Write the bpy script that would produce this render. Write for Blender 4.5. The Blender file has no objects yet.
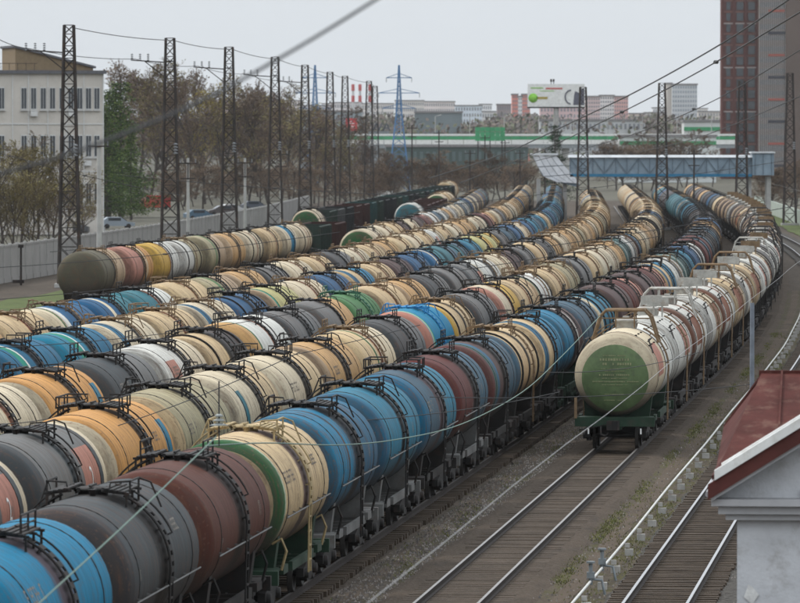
import bpy, math, random
from mathutils import Vector, Matrix
rnd = random.Random(7)
R = math.radians
sc = bpy.context.scene
C = sc.collection

# ------------------------------------------------------------------ camera, sky, sun, exposure
CAM_H = 11.7
F_PX, HOR = 5600.0, 135.0                    # focal length in pixels of an 800 px wide frame, horizon row
PITCH = math.atan((301.5 - HOR) / F_PX)
cd = bpy.data.cameras.new('camera'); cam = bpy.data.objects.new('camera', cd); C.objects.link(cam)
cam.location = (0, 0, CAM_H); cam.rotation_euler = (R(90) - PITCH, 0, 0)
cd.sensor_width = 36.0; cd.lens = F_PX / 800 * 36.0; cd.clip_start = 1.0; cd.clip_end = 20000
cd.dof.use_dof = True; cd.dof.focus_distance = 185; cd.dof.aperture_fstop = 4.2
sc.camera = cam
w = bpy.data.worlds.new('World'); sc.world = w; w.use_nodes = True
wn, wl = w.node_tree.nodes, w.node_tree.links
sky = wn.new('ShaderNodeTexSky'); sky.sky_type = 'NISHITA'; sky.sun_disc = False
SUN_EL, SUN_AZ = 50, 295                     # degrees; azimuth clockwise from +Y
sky.sun_elevation = R(SUN_EL); sky.sun_rotation = R(SUN_AZ)
sky.air_density = 1.0; sky.dust_density = 4.0; sky.ozone_density = 1.0; sky.altitude = 100
hs = wn.new('ShaderNodeHueSaturation'); hs.inputs['Saturation'].default_value = 0.22; hs.inputs['Value'].default_value = 1.0
wl.new(sky.outputs[0], hs.inputs['Color'])
mixc = wn.new('ShaderNodeMix'); mixc.data_type = 'RGBA'; mixc.inputs[0].default_value = 0.85   # even cloud deck over the clear sky
mixc.inputs[7].default_value = (6.5, 6.85, 7.2, 1)
wl.new(hs.outputs[0], mixc.inputs[6])
# overcast cloud deck after the CIE overcast sky: three times as bright overhead as at the horizon, the same all round
wtc = wn.new('ShaderNodeTexCoord'); wsp = wn.new('ShaderNodeSeparateXYZ'); wl.new(wtc.outputs['Generated'], wsp.inputs[0])
wmr = wn.new('ShaderNodeMapRange'); wmr.inputs[3].default_value = 1.0; wmr.inputs[4].default_value = 3.0; wl.new(wsp.outputs[2], wmr.inputs[0])
wcl = wn.new('ShaderNodeTexNoise'); wcl.inputs['Scale'].default_value = 3.0; wcl.inputs['Detail'].default_value = 5; wl.new(wtc.outputs['Generated'], wcl.inputs['Vector'])
wm2 = wn.new('ShaderNodeMapRange'); wm2.inputs[3].default_value = .93; wm2.inputs[4].default_value = 1.07; wl.new(wcl.outputs[0], wm2.inputs[0])
wmu = wn.new('ShaderNodeMath'); wmu.operation = 'MULTIPLY'; wl.new(wmr.outputs[0], wmu.inputs[0]); wl.new(wm2.outputs[0], wmu.inputs[1])
wsc = wn.new('ShaderNodeVectorMath'); wsc.operation = 'SCALE'; wsc.inputs[0].default_value = (5.5, 5.85, 6.2); wl.new(wmu.outputs[0], wsc.inputs['Scale']); wl.new(wsc.outputs[0], mixc.inputs[7])
bg = wn['Background']; bg.inputs['Strength'].default_value = 0.11
wl.new(mixc.outputs[2], bg.inputs['Color'])
sd = bpy.data.lights.new('sun', 'SUN'); sd.energy = 1.5; sd.angle = R(14); sd.color = (1.0, 0.95, 0.88)
sun = bpy.data.objects.new('sun', sd); C.objects.link(sun)
sdir = Vector((math.sin(R(SUN_AZ)) * math.cos(R(SUN_EL)), math.cos(R(SUN_AZ)) * math.cos(R(SUN_EL)), math.sin(R(SUN_EL))))
sun.rotation_euler = (-sdir).to_track_quat('-Z', 'Y').to_euler(); sun.location = (0, -50, 100)
vs = sc.view_settings; vs.view_transform = 'Standard'; vs.look = 'None'; vs.exposure = 0.32; vs.gamma = 1.0
vs.use_curve_mapping = False
sc.cycles.use_denoising = True
sc.cycles.max_bounces = 5; sc.cycles.diffuse_bounces = 2; sc.cycles.glossy_bounces = 2; sc.cycles.volume_bounces = 0
sc.cycles.transparent_max_bounces = 8; sc.cycles.caustics_reflective = False; sc.cycles.caustics_refractive = False

def PX(x, y, Y):
    """world point seen at photo pixel x, y at distance Y along the view"""
    fw = Vector((0, math.cos(PITCH), -math.sin(PITCH))); up = Vector((0, math.sin(PITCH), math.cos(PITCH)))
    v = fw + Vector((1, 0, 0)) * ((x - 400) / F_PX) + up * (-(y - 301.5) / F_PX)
    return Vector((0, 0, CAM_H)) + v * (Y / v.y)

# ------------------------------------------------------------------ track alignment (right-hand train is offset 0)
def slope(Y):
    if Y < 265: return .1
    if Y < 620: return .1 - .07 * (Y - 265) / 355
    return .03
def cx(Y):
    if Y < 265: return .1 * Y - 12.5
    if Y < 620:
        d = Y - 265; return 14.0 + .1 * d - .07 * d * d / 710
    return 37.07 + .03 * (Y - 620)
DRIFT = {-10.3: .5, -25.8: .8}       # a few tracks close up towards the far throat of the yard
def tp(off, Y, z=0):
    d = DRIFT.get(round(off, 2)) or DRIFT.get(round(off - .78, 2)) or DRIFT.get(round(off + .78, 2))
    if abs(off + 38.4) < .9: off += -2.8 + min(1, max(0, (Y - 341) / 250)) * 5.9 + min(1, max(0, (Y - 591) / 170)) * 1.6       # the far-left string lies on a diverging track
    if abs(off + 43.2) < .9: off += 6.0 * min(1, max(0, (Y - 570) / 260))
    if d and Y > 420: u = min(1, (Y - 420) / 300); off += d * u * u * (3 - 2 * u)
    m = slope(Y); n = math.sqrt(1 + m * m)
    return Vector((cx(Y) + off / n, Y - off * m / n, z))
def heading(Y): return math.atan2(1, slope(Y))     # local +x runs away from the camera along the track
RAIL = .30                                        # height of the rail head
OFFS = {'R8': 5.07, 'R7': 0, 'R6': -4.9, 'R5': -10.3, 'R4': -15.5, 'R3': -20.5, 'R2': -25.8, 'R1b': -30.7, 'R1': -38.4, 'R0': -43.2}

# ------------------------------------------------------------------ mesh helpers
class MB:
    def __init__(s): s.v, s.f, s.m, s.sm = [], [], [], []
    def add(s, vs, fs, mi=0, smooth=False):
        b = len(s.v); s.v += [tuple(p) for p in vs]
        for f in fs: s.f.append(tuple(i + b for i in f)); s.m.append(mi); s.sm.append(smooth)
    def box(s, c, d, rz=0, mi=0, M=None):
        x, y, z = d[0] / 2, d[1] / 2, d[2] / 2
        P = [Vector(p) for p in ((-x,-y,-z),(x,-y,-z),(x,y,-z),(-x,y,-z),(-x,-y,z),(x,-y,z),(x,y,z),(-x,y,z))]
        if M is not None: P = [M @ p for p in P]
        elif rz: P = [Matrix.Rotation(rz, 3, 'Z') @ p for p in P]
        s.add([p + Vector(c) for p in P], [(0,3,2,1),(4,5,6,7),(0,1,5,4),(1,2,6,5),(2,3,7,6),(3,0,4,7)], mi)
    def bar(s, a, b, wx, wy=None, mi=0):
        """square bar from a to b"""
        a, b = Vector(a), Vector(b); d = b - a; L = d.length
        if L < 1e-6: return
        M = d.to_track_quat('Z', 'Y').to_matrix()
        s.box((a + b) / 2, (wx, wy or wx, L), M=M, mi=mi)
    def tube(s, pts, r, n=6, mi=0, r2=None, cap=True):
        pts = [Vector(p) for p in pts]; k = len(pts); vs = []; ref = None
        for i, p in enumerate(pts):
            t = (pts[min(i + 1, k - 1)] - pts[max(i - 1, 0)]).normalized()
            if ref is None:
                ref = t.orthogonal().normalized()
            ref = (ref - t * ref.dot(t)).normalized(); bn = t.cross(ref)
            rr = r if r2 is None else r + (r2 - r) * i / (k - 1)
            for j in range(n):
                a = 2 * math.pi * j / n; vs.append(p + ref * (rr * math.cos(a)) + bn * (rr * math.sin(a)))
        fs = [(i * n + j, i * n + (j + 1) % n, (i + 1) * n + (j + 1) % n, (i + 1) * n + j) for i in range(k - 1) for j in range(n)]
        s.add(vs, fs, mi, n > 5)
        if cap: s.add(vs[:n], [tuple(reversed(range(n)))], mi); s.add(vs[-n:], [tuple(range(n))], mi)
    def lathe(s, prof, n=32, axis='x', c=(0, 0, 0), mi=0, smooth=True):
        """prof: list of (along, radius); closes at radius 0"""
        vs, fs = [], []; c = Vector(c)
        for a, r in prof:
            for j in range(n):
                t = 2 * math.pi * j / n
                p = {'x': (a, r * math.cos(t), r * math.sin(t)), 'y': (r * math.sin(t), a, r * math.cos(t)), 'z': (r * math.cos(t), r * math.sin(t), a)}[axis]
                vs.append(c + Vector(p))
        for i in range(len(prof) - 1):
            for j in range(n):
                fs.append((i * n + j, (i + 1) * n + j, (i + 1) * n + (j + 1) % n, i * n + (j + 1) % n))
        s.add(vs, fs, mi, smooth)
        if prof[0][1] > 1e-4: s.add(vs[:n], [tuple(range(n))], mi)
        if prof[-1][1] > 1e-4: s.add(vs[-n:], [tuple(reversed(range(n)))], mi)
    def prism(s, poly, ex, mi=0):
        """poly: list of 3D points (flat), ex: extrusion vector"""
        n = len(poly); ex = Vector(ex); P = [Vector(p) for p in poly]
        s.add(P + [p + ex for p in P], [tuple(reversed(range(n))), tuple(range(n, 2 * n))] + [(i, (i + 1) % n, n + (i + 1) % n, n + i) for i in range(n)], mi)
    def mesh(s, name, mats):
        me = bpy.data.meshes.new(name); me.from_pydata(s.v, [], s.f)
        for m in (mats if isinstance(mats, (list, tuple)) else [mats]): me.materials.append(m)
        me.polygons.foreach_set('material_index', s.m); me.polygons.foreach_set('use_smooth', s.sm)
        me.update(); return me

def obj(name, me, parent=None, loc=None, rz=None):
    o = bpy.data.objects.new(name, me); C.objects.link(o)
    if parent is not None: o.parent = parent
    if loc is not None: o.location = loc
    if rz is not None: o.rotation_euler = (0, 0, rz)
    return o
def tag(o, label=None, cat=None, group=None, kind=None):
    if label: o['label'] = label
    if cat: o['category'] = cat
    if group: o['group'] = group
    if kind: o['kind'] = kind
    return o
def empty(name, loc=(0, 0, 0), rz=0):
    o = bpy.data.objects.new(name, None); o.empty_display_size = .5; C.objects.link(o); o.location = loc; o.rotation_euler = (0, 0, rz); return o

# ------------------------------------------------------------------ materials
class NT:
    def __init__(s, tree): s.t = tree
    def n(s, typ, **kw):
        nd = s.t.nodes.new(typ)
        for k, v in kw.items():
            if k.startswith('_'): setattr(nd, k[1:], v)
        return nd
    def L(s, a, b): s.t.links.new(a, b)
    def math(s, op, a, b=None, clamp=False):
        nd = s.t.nodes.new('ShaderNodeMath'); nd.operation = op; nd.use_clamp = clamp
        for i, v in enumerate((a, b)):
            if v is None: continue
            if isinstance(v, (int, float)): nd.inputs[i].default_value = v
            else: s.L(v, nd.inputs[i])
        return nd.outputs[0]
    def mix(s, f, a, b, blend='MIX'):
        nd = s.t.nodes.new('ShaderNodeMix'); nd.data_type = 'RGBA'; nd.blend_type = blend
        for i, v in ((0, f), (6, a), (7, b)):
            if isinstance(v, (int, float)): nd.inputs[i].default_value = v
            elif isinstance(v, tuple): nd.inputs[i].default_value = (v + (1,))[:4]
            else: s.L(v, nd.inputs[i])
        return nd.outputs[2]
    def noise(s, vec, scale, detail=4, rough=.6, dim='3D'):
        nd = s.t.nodes.new('ShaderNodeTexNoise'); nd.inputs['Scale'].default_value = scale
        nd.inputs['Detail'].default_value = detail; nd.inputs['Roughness'].default_value = rough
        if vec is not None: s.L(vec, nd.inputs['Vector'])
        return nd.outputs[0]
    def ramp(s, v, a, b):
        nd = s.t.nodes.new('ShaderNodeMapRange'); nd.inputs[1].default_value = a; nd.inputs[2].default_value = b; nd.clamp = True
        s.L(v, nd.inputs[0]); return nd.outputs[0]

def new_mat(name):
    m = bpy.data.materials.new(name); m.use_nodes = True; t = NT(m.node_tree); b = m.node_tree.nodes['Principled BSDF']
    return m, t, b
MATS = {}
def plain(name, col, rough=.6, var=.25, scale=3.0, metal=0, bump=0, rust=None, spec=.22, rustamt=.5):
    """a weathered plain colour: noise-varied value, optional rust blotches and bump"""
    if name in MATS: return MATS[name]
    m, t, b = new_mat(name)
    tc = t.n('ShaderNodeTexCoord'); oi = t.n('ShaderNodeObjectInfo')
    ad = t.n('ShaderNodeVectorMath', _operation='ADD'); t.L(tc.outputs['Object'], ad.inputs[0])
    sc_ = t.n('ShaderNodeVectorMath', _operation='SCALE'); cmb = t.n('ShaderNodeCombineXYZ')
    for i in range(3): t.L(oi.outputs['Random'], cmb.inputs[i])
    t.L(cmb.outputs[0], sc_.inputs[0]); sc_.inputs['Scale'].default_value = 31.0; t.L(sc_.outputs[0], ad.inputs[1])
    v = ad.outputs[0]
    n1 = t.noise(v, scale, 5, .65)
    c = t.mix(t.ramp(n1, .3, .7), tuple(x * (1 - var) for x in col), tuple(min(1, x * (1 + var)) for x in col))
    if rust:
        n2 = t.noise(v, scale * 1.7, 6, .7); c = t.mix(t.math('MULTIPLY', t.ramp(n2, .52, .68), rustamt), c, rust)
    t.L(c, b.inputs['Base Color']); b.inputs['Roughness'].default_value = rough; b.inputs['Metallic'].default_value = metal
    b.inputs['Specular IOR Level'].default_value = spec
    if bump:
        bn = t.n('ShaderNodeBump'); bn.inputs['Strength'].default_value = .6; bn.inputs['Distance'].default_value = bump
        t.L(t.noise(v, scale * 6, 4, .7), bn.inputs['Height']); t.L(bn.outputs[0], b.inputs['Normal'])
    MATS[name] = m; return m

COL = dict(cream=(.54,.405,.235), ivory=(.58,.50,.36), tan=(.49,.30,.13), orange=(.53,.27,.085), white=(.59,.59,.55), grey=(.135,.14,.14),
           slate=(.048,.058,.064), darkgrey=(.035,.036,.04), olive=(.095,.09,.06), olivecream=(.34,.30,.185), brown=(.078,.026,.019), maroon=(.088,.022,.022),
           mauve=(.07,.046,.048), blue=(.002,.11,.205), brightblue=(.001,.165,.295), navy=(.010,.086,.19), teal=(.022,.14,.175), greyblue=(.038,.10,.148),
           lightblue=(.012,.165,.26), green=(.008,.095,.026), midgreen=(.06,.165,.065), pink=(.40,.185,.14), yellow=(.54,.34,.065), black=(.014,.012,.011), rust=(.20,.066,.03),
           palegreen=(.34,.41,.30), turq=(.0,.21,.15), limecream=(.44,.42,.19), bluegreen=(.022,.105,.105), sand=(.40,.29,.185), endgreen=(.06,.13,.045))

def build_tank_group():
    g = bpy.data.node_groups.new('TankPaint', 'ShaderNodeTree'); t = NT(g)
    I = g.interface
    for nm, ty in (('Base','NodeSocketColor'),('Far','NodeSocketColor'),('End','NodeSocketColor'),('EndX','NodeSocketFloat'),('Mid','NodeSocketColor'),('MidW','NodeSocketFloat'),
                   ('S1','NodeSocketColor'),('S1X','NodeSocketFloat'),('S1W','NodeSocketFloat'),('S2','NodeSocketColor'),('S2X','NodeSocketFloat'),('S2W','NodeSocketFloat'),
                   ('Patch','NodeSocketColor'),('PX','NodeSocketFloat'),('PW','NodeSocketFloat'),('Dirt','NodeSocketFloat')):
        I.new_socket(nm, in_out='INPUT', socket_type=ty)
    for nm, ty in (('Color','NodeSocketColor'),('Rough','NodeSocketFloat'),('Height','NodeSocketFloat')): I.new_socket(nm, in_out='OUTPUT', socket_type=ty)
    gi = t.n('NodeGroupInput'); go = t.n('NodeGroupOutput'); i = gi.outputs
    tc = t.n('ShaderNodeTexCoord'); oi = t.n('ShaderNodeObjectInfo'); sp = t.n('ShaderNodeSeparateXYZ'); t.L(tc.outputs['Object'], sp.inputs[0])
    x, y, z = sp.outputs; seed = t.math('MULTIPLY', oi.outputs['Random'], 57.0)
    ang = t.math('ARCTAN2', y, t.math('SUBTRACT', z, 2.7))                 # 0 on the crown, negative on the right-hand flank
    def vec(ax, ay, az):
        c = t.n('ShaderNodeCombineXYZ')
        for k, v in enumerate((ax, ay, az)):
            if isinstance(v, (int, float)): c.inputs[k].default_value = v
            else: t.L(v, c.inputs[k])
        return c.outputs[0]
    v3 = vec(t.math('ADD', x, seed), y, z)
    big = t.noise(v3, .7, 4, .6); fine = t.noise(v3, 5.0, 5, .7)
    wob = t.math('MULTIPLY', t.math('SUBTRACT', fine, .5), .10)
    xw = t.math('ADD', x, wob)
    xs = t.math('ADD', x, t.math('MULTIPLY', t.math('SUBTRACT', fine, .5), .02))
    c = t.mix(t.ramp(xs, -.02, .02), i['Base'], i['Far'])
    c = t.mix(t.math('LESS_THAN', xs, i['EndX']), c, i['End'])
    for S in ('S1', 'S2'):
        d = t.math('ABSOLUTE', t.math('SUBTRACT', xs, i[S + 'X'])); c = t.mix(t.math('LESS_THAN', d, t.math('MULTIPLY', i[S + 'W'], .5)), c, i[S])
    # lettered side patch
    dp = t.math('LESS_THAN', t.math('ABSOLUTE', t.math('SUBTRACT', xs, i['PX'])), t.math('MULTIPLY', i['PW'], .5))
    dz = t.math('LESS_THAN', t.math('ABSOLUTE', t.math('SUBTRACT', t.math('ABSOLUTE', ang), 1.25)), .42)
    c = t.mix(t.math('MULTIPLY', dp, dz), c, i['Patch'])
    # faded and chalky top, value drift
    c = t.mix(t.math('MULTIPLY', t.ramp(big, .25, .75), .5), c, t.mix(1.0, c, (.72, .70, .66), 'MULTIPLY'))
    # run-down streaks following the curve
    st = t.noise(vec(t.math('ADD', t.math('MULTIPLY', x, 3.5), seed), t.math('MULTIPLY', ang, .55), seed), 2.4, 5, .7)
    c = t.mix(t.math('MULTIPLY', t.math('MULTIPLY', t.ramp(st, .44, .66), i['Dirt']), .85), c, (.06, .047, .04))
    st2 = t.noise(vec(t.math('ADD', t.math('MULTIPLY', x, 6.0), seed), t.math('MULTIPLY', ang, .8), 3.3), 2.0, 4, .7)
    c = t.mix(t.math('MULTIPLY', t.math('MULTIPLY', t.ramp(st2, .52, .68), i['Dirt']), .6), c, (.16, .07, .035))
    # oil spilt round the hatch, running down both flanks
    wid = t.math('MULTIPLY', i['MidW'], t.math('ADD', .35, t.math('MULTIPLY', st, 1.4)))
    ax = t.math('ABSOLUTE', t.math('ADD', xw, .05))
    nd = t.n('ShaderNodeMapRange'); nd.interpolation_type = 'SMOOTHSTEP'; t.L(ax, nd.inputs[0])
    t.L(t.math('MULTIPLY', wid, 1.25), nd.inputs[1]); t.L(t.math('MULTIPLY', wid, .7), nd.inputs[2])
    c = t.mix(t.math('MULTIPLY', nd.outputs[0], .92), c, i['Mid'])
    # belly grime and soot, with lower-flank shade painted in, up to a ragged height
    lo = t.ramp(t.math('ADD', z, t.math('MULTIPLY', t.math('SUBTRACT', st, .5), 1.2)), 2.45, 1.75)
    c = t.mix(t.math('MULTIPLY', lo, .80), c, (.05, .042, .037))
    en = t.ramp(t.math('ADD', t.math('ABSOLUTE', x), t.math('MULTIPLY', t.math('SUBTRACT', big, .5), .5)), 4.7, 5.1)  # dirty end caps, darkened further as painted-in shade of the wagon gaps
    c = t.mix(t.math('MULTIPLY', t.math('MULTIPLY', en, i['Dirt']), t.math('ADD', .25, t.math('MULTIPLY', t.math('FRACT', seed), .5))), c, (.04, .034, .03))
    # plate seams
    for sx in (-3.05, -1.35, 1.35, 3.05, 4.75, -4.75):
        c = t.mix(t.math('MULTIPLY', t.math('LESS_THAN', t.math('ABSOLUTE', t.math('SUBTRACT', x, sx)), .018), .6), c, (.05, .045, .04))
    # chips and specks
    sp2 = t.noise(v3, 11.0, 3, .6); c = t.mix(t.math('MULTIPLY', t.math('MULTIPLY', t.ramp(sp2, .60, .66), i['Dirt']), .7), c, (.12, .07, .05))
    t.L(c, go.inputs['Color']); t.L(t.math('ADD', .36, t.math('MULTIPLY', st, .4)), go.inputs['Rough']); t.L(fine, go.inputs['Height'])
    return g
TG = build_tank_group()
def tank_mat(key, base, far=None, end=None, endx=-4.75, mid='black', midw=.55, s1=None, s2=None, patch=None, dirt=.8):
    if key in MATS: return MATS[key]
    m, t, b = new_mat(key); g = t.n('ShaderNodeGroup'); g.node_tree = TG
    def setc(k, v): g.inputs[k].default_value = COL[v] + (1,)
    setc('Base', base); setc('Far', far or base); setc('End', end or base); g.inputs['EndX'].default_value = endx; setc('Mid', mid); g.inputs['MidW'].default_value = midw
    for S, s in (('S1', s1), ('S2', s2)):
        if s: setc(S, s[0]); g.inputs[S + 'X'].default_value = s[1]; g.inputs[S + 'W'].default_value = s[2]
        else: g.inputs[S + 'X'].default_value = 99
    if patch: setc('Patch', patch[0]); g.inputs['PX'].default_value = patch[1]; g.inputs['PW'].default_value = patch[2]
    else: g.inputs['PX'].default_value = 99
    g.inputs['Dirt'].default_value = dirt
    b.inputs['Specular IOR Level'].default_value = .04
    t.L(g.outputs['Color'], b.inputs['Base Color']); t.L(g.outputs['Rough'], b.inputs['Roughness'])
    bn = t.n('ShaderNodeBump'); bn.inputs['Strength'].default_value = .25; bn.inputs['Distance'].default_value = .02
    t.L(g.outputs['Height'], bn.inputs['Height']); t.L(bn.outputs[0], b.inputs['Normal'])
    MATS[key] = m; return m

m_black = plain('black_steel', (.015, .014, .0135), .65, .4, 2.0, rust=(.055, .028, .018))
m_frame = plain('underframe_steel', (.018, .016, .015), .75, .4, 1.5, rust=(.045, .025, .018))
m_greenframe = plain('green_frame_paint', (.012, .032, .018), .6, .3, 1.5, rust=(.04, .03, .025))
m_greyframe = plain('grey_frame_paint', (.115, .115, .112), .7, .3, 1.5, rust=(.09, .06, .045))
m_rustbar = plain('rusty_railing', (.155, .105, .06), .75, .35, 3.0, rust=(.10, .05, .03))
m_whitebar = plain('pale_railing', (.34, .33, .30), .65, .3, 2.0, rust=(.2, .12, .07))
m_wheel_mat = plain('wheel_steel', (.025, .022, .02), .6, .4, 3.0, metal=.2)
m_concrete = plain('concrete', (.34, .335, .32), .85, .2, .6, bump=.02)
m_lattice = plain('lattice_steel', (.03, .025, .023), .8, .4, .8, rust=(.09, .045, .03))
m_wire = plain('wire_steel', (.035, .035, .036), .6, .1)
m_patina = plain('wire_patina', (.12, .18, .15), .6, .1)
m_rail = plain('rail_side_rust', (.022, .016, .0135), .8, .3, 2.0)
m_railtop = plain('rail_head_polished', (.42, .42, .43), .28, .1, 4.0, metal=.85)
m_markdark = plain('stencil_dark', (.15, .125, .10), .7, .4, 3.0); m_markpale = plain('stencil_pale', (.19, .17, .145), .7, .45, 3.0)
m_raildull = plain('rail_head_worn', (.22, .205, .195), .4, .3, 4.0, metal=.6)
m_white = plain('white_paint', (.68, .68, .66), .6, .12, 2.0, rust=(.4, .36, .3), rustamt=.4)
m_glass = plain('window_glass', (.03, .037, .045), .12, .3, .4, spec=.7)
m_sleeper = plain('sleeper_wood', (.056, .041, .029), .9, .4, 2.0, bump=.02)

# ------------------------------------------------------------------ ground and tracks
def ground_mat(name, c1, c2, c3, scale, stone=40.0, green=None, gscale=.35, gth=.55):
    m, t, b = new_mat(name); tc = t.n('ShaderNodeTexCoord'); v = tc.outputs['Object']
    mp = t.n('ShaderNodeMapping'); t.L(v, mp.inputs[0]); mp.inputs['Rotation'].default_value = (0, 0, R(5.7)); mp.inputs['Scale'].default_value = (1, .3, 1)
    n1 = t.noise(mp.outputs[0], scale, 6, .65); c = t.mix(t.ramp(n1, .3, .7), c1, c2)
    vo = t.n('ShaderNodeTexVoronoi'); vo.inputs['Scale'].default_value = stone / 4; t.L(v, vo.inputs['Vector'])
    sep = t.n('ShaderNodeSeparateColor'); t.L(vo.outputs['Color'], sep.inputs[0])
    c = t.mix(t.math('MULTIPLY', t.ramp(sep.outputs[0], .35, 1.0), .75), c, c3)
    if green:
        n2 = t.noise(mp.outputs[0], gscale, 7, .75); c = t.mix(t.math('MULTIPLY', t.ramp(n2, gth, gth + .12), .8), c, green)
    n3 = t.noise(mp.outputs[0], .9, 5, .7); c = t.mix(t.math('MULTIPLY', t.ramp(n3, .55, .70), .55), c, (.02, .017, .015))
    t.L(c, b.inputs['Base Color']); b.inputs['Roughness'].default_value = .95; b.inputs['Specular IOR Level'].default_value = .15
    bn = t.n('ShaderNodeBump'); bn.inputs['Strength'].default_value = .8; bn.inputs['Distance'].default_value = .05
    t.L(vo.outputs['Distance'], bn.inputs['Height']); t.L(bn.outputs[0], b.inputs['Normal'])
    return m
g_base = ground_mat('yard_dirt', (0.0360, 0.0274, 0.0205), (0.0640, 0.0496, 0.0383), (0.1000, 0.0829, 0.0660), .35, 44)
g_grass = ground_mat('ground_grass', (.045, .065, .018), (.075, .10, .026), (.08, .08, .04), .5, 20)
g_mid = ground_mat('gravel_with_moss', (0.0360, 0.0274, 0.0205), (0.0640, 0.0496, 0.0376), (0.1240, 0.1058, 0.0884), .5, 44, green=(0.0400, 0.0355, 0.0132), gscale=.55, gth=.50)
g_weed = ground_mat('dirt_with_weeds', (0.0400, 0.0303, 0.0211), (0.0640, 0.0488, 0.0350), (0.0920, 0.0762, 0.0581), .6, 36, green=(0.0528, 0.0488, 0.0145), gscale=1.6, gth=.47)
g_path = ground_mat('trodden_path', (0.0680, 0.0503, 0.0363), (0.0880, 0.0666, 0.0488), (0.0760, 0.0592, 0.0436), .7, 60)
g_bed = ground_mat('track_bed_brown', (0.0400, 0.0289, 0.0205), (0.0624, 0.0459, 0.0330), (0.0800, 0.0636, 0.0495), .8, 44)
g_grey = ground_mat('grey_ballast', (0.0280, 0.0252, 0.0218), (0.0480, 0.0429, 0.0376), (0.0960, 0.0881, 0.0779), .6, 48)
g_far = ground_mat('far_ground', (.06, .056, .045), (.09, .083, .065), (.08, .08, .055), .02, 2)
mb = MB()
mb.add([(-6000, -300, -.06), (6000, -300, -.06), (6000, 6500, -.06), (-6000, 6500, -.06)], [(0, 1, 2, 3)])
tag(obj('ground', mb.mesh('ground', g_far)), 'wide brown ground reaching to the horizon', 'ground', kind='structure')
def strip(name, o0, o1, Y0, Y1, z, mat, label, jag=0, step=6.0, bev=0):
    m = MB(); n = max(2, int((Y1 - Y0) / step)); vs = []
    for i in range(n + 1):
        Y = Y0 + (Y1 - Y0) * i / n
        vs += [tp(o0 + rnd.uniform(-jag, jag), Y, z), tp(o1 + rnd.uniform(-jag, jag), Y, z)]
    m.add(vs, [(2 * i, 2 * i + 1, 2 * i + 3, 2 * i + 2) for i in range(n)])
    if bev:
        for side, sg in ((0, -1), (1, 1)):
            ws = []
            for i in range(n + 1):
                Y = Y0 + (Y1 - Y0) * i / n; ws += [vs[2 * i + side], tp((o0, o1)[side] + sg * (bev + rnd.uniform(-.1, .15)), Y, -.02)]
            m.add(ws, [(2 * i, 2 * i + 1, 2 * i + 3, 2 * i + 2) if side else (2 * i + 1, 2 * i, 2 * i + 2, 2 * i + 3) for i in range(n)])
    return tag(obj(name, m.mesh(name, mat)), label, 'ground', kind='structure')
strip('yard_ground', -62, 16, -40, 1000, -.03, g_base, 'dark gravelly ground of the rail yard')
strip('gravel_strip', -3.4, -1.85, 30, 420, .030, g_mid, 'mossy gravel strip left of the right-hand train', .12, 2.0)
strip('path_strip', -3.05, -2.65, 30, 420, .036, g_path, 'narrow trodden path between the tracks', .07, 2.0)
strip('track_bed', -1.7, 1.6, 30, 700, .113, g_bed, 'brown bed of the right-hand train track', .06, 2.0, .55)
strip('weed_strip', 1.8, 3.9, 30, 420, .034, g_weed, 'weedy dirt strip along the white pipe', .12, 2.0)
strip('dirt_path', 2.25, 2.75, 30, 420, .044, g_path, 'narrow dirt path left of the white pipe', .06, 2.0)
strip('ballast_strip', 3.6, 7.2, 30, 700, .048, g_grey, 'grey ballast bed of the empty track', .08, 2.0)
strip('grass_strip', -53, -44, 330, 700, .02, g_grass, 'green grass strip beside the concrete wall', .6)
strip('grass_verge', 8.5, 13.0, 330, 900, .03, g_grass, 'grass verge right of the empty track', .4)

rail_prof = [(-.07, 0), (.07, 0), (.07, .015), (.012, .04), (.012, .13), (.037, .14), (.037, .175), (-.037, .175), (-.037, .14), (-.012, .13), (-.012, .04), (-.07, .015)]
def rail_mesh(off, Y0, Y1, top=None):
    m = MB(); n = int((Y1 - Y0) / 8); k = len(rail_prof); vs = []
    for i in range(n + 1):
        Y = Y0 + (Y1 - Y0) * i / n
        for px_, pz in rail_prof: vs.append(tp(off + px_, Y, RAIL - .175 + pz))
    for i in range(n):
        for j in range(k):
            m.add([], []); m.f.append((i * k + j, i * k + (j + 1) % k, (i + 1) * k + (j + 1) % k, (i + 1) * k + j)); m.m.append(1 if j in (6,) else 0); m.sm.append(False)
    m.v = [tuple(v) for v in vs]
    return m.mesh('rail', [m_rail, top or m_railtop])
TR_LABEL = {'R8': 'empty track with polished rails running past the small building', 'R7': 'track under the white gas tank train, bare in the foreground'}
ORD = ['', 'first', 'second', 'third', 'fourth', 'fifth', 'sixth', 'seventh', 'eighth', 'ninth', 'tenth', 'eleventh', 'twelfth', 'thirteenth', 'fourteenth', 'fifteenth', 'sixteenth', 'seventeenth', 'eighteenth', 'nineteenth']
TENS = {20: 'twent', 30: 'thirt', 40: 'fort', 50: 'fift'}
def ordw(n):
    if n < 20: return ORD[n]
    t = n // 10 * 10
    return TENS[t] + ('ieth' if n % 10 == 0 else 'y-' + ORD[n % 10])
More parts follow.
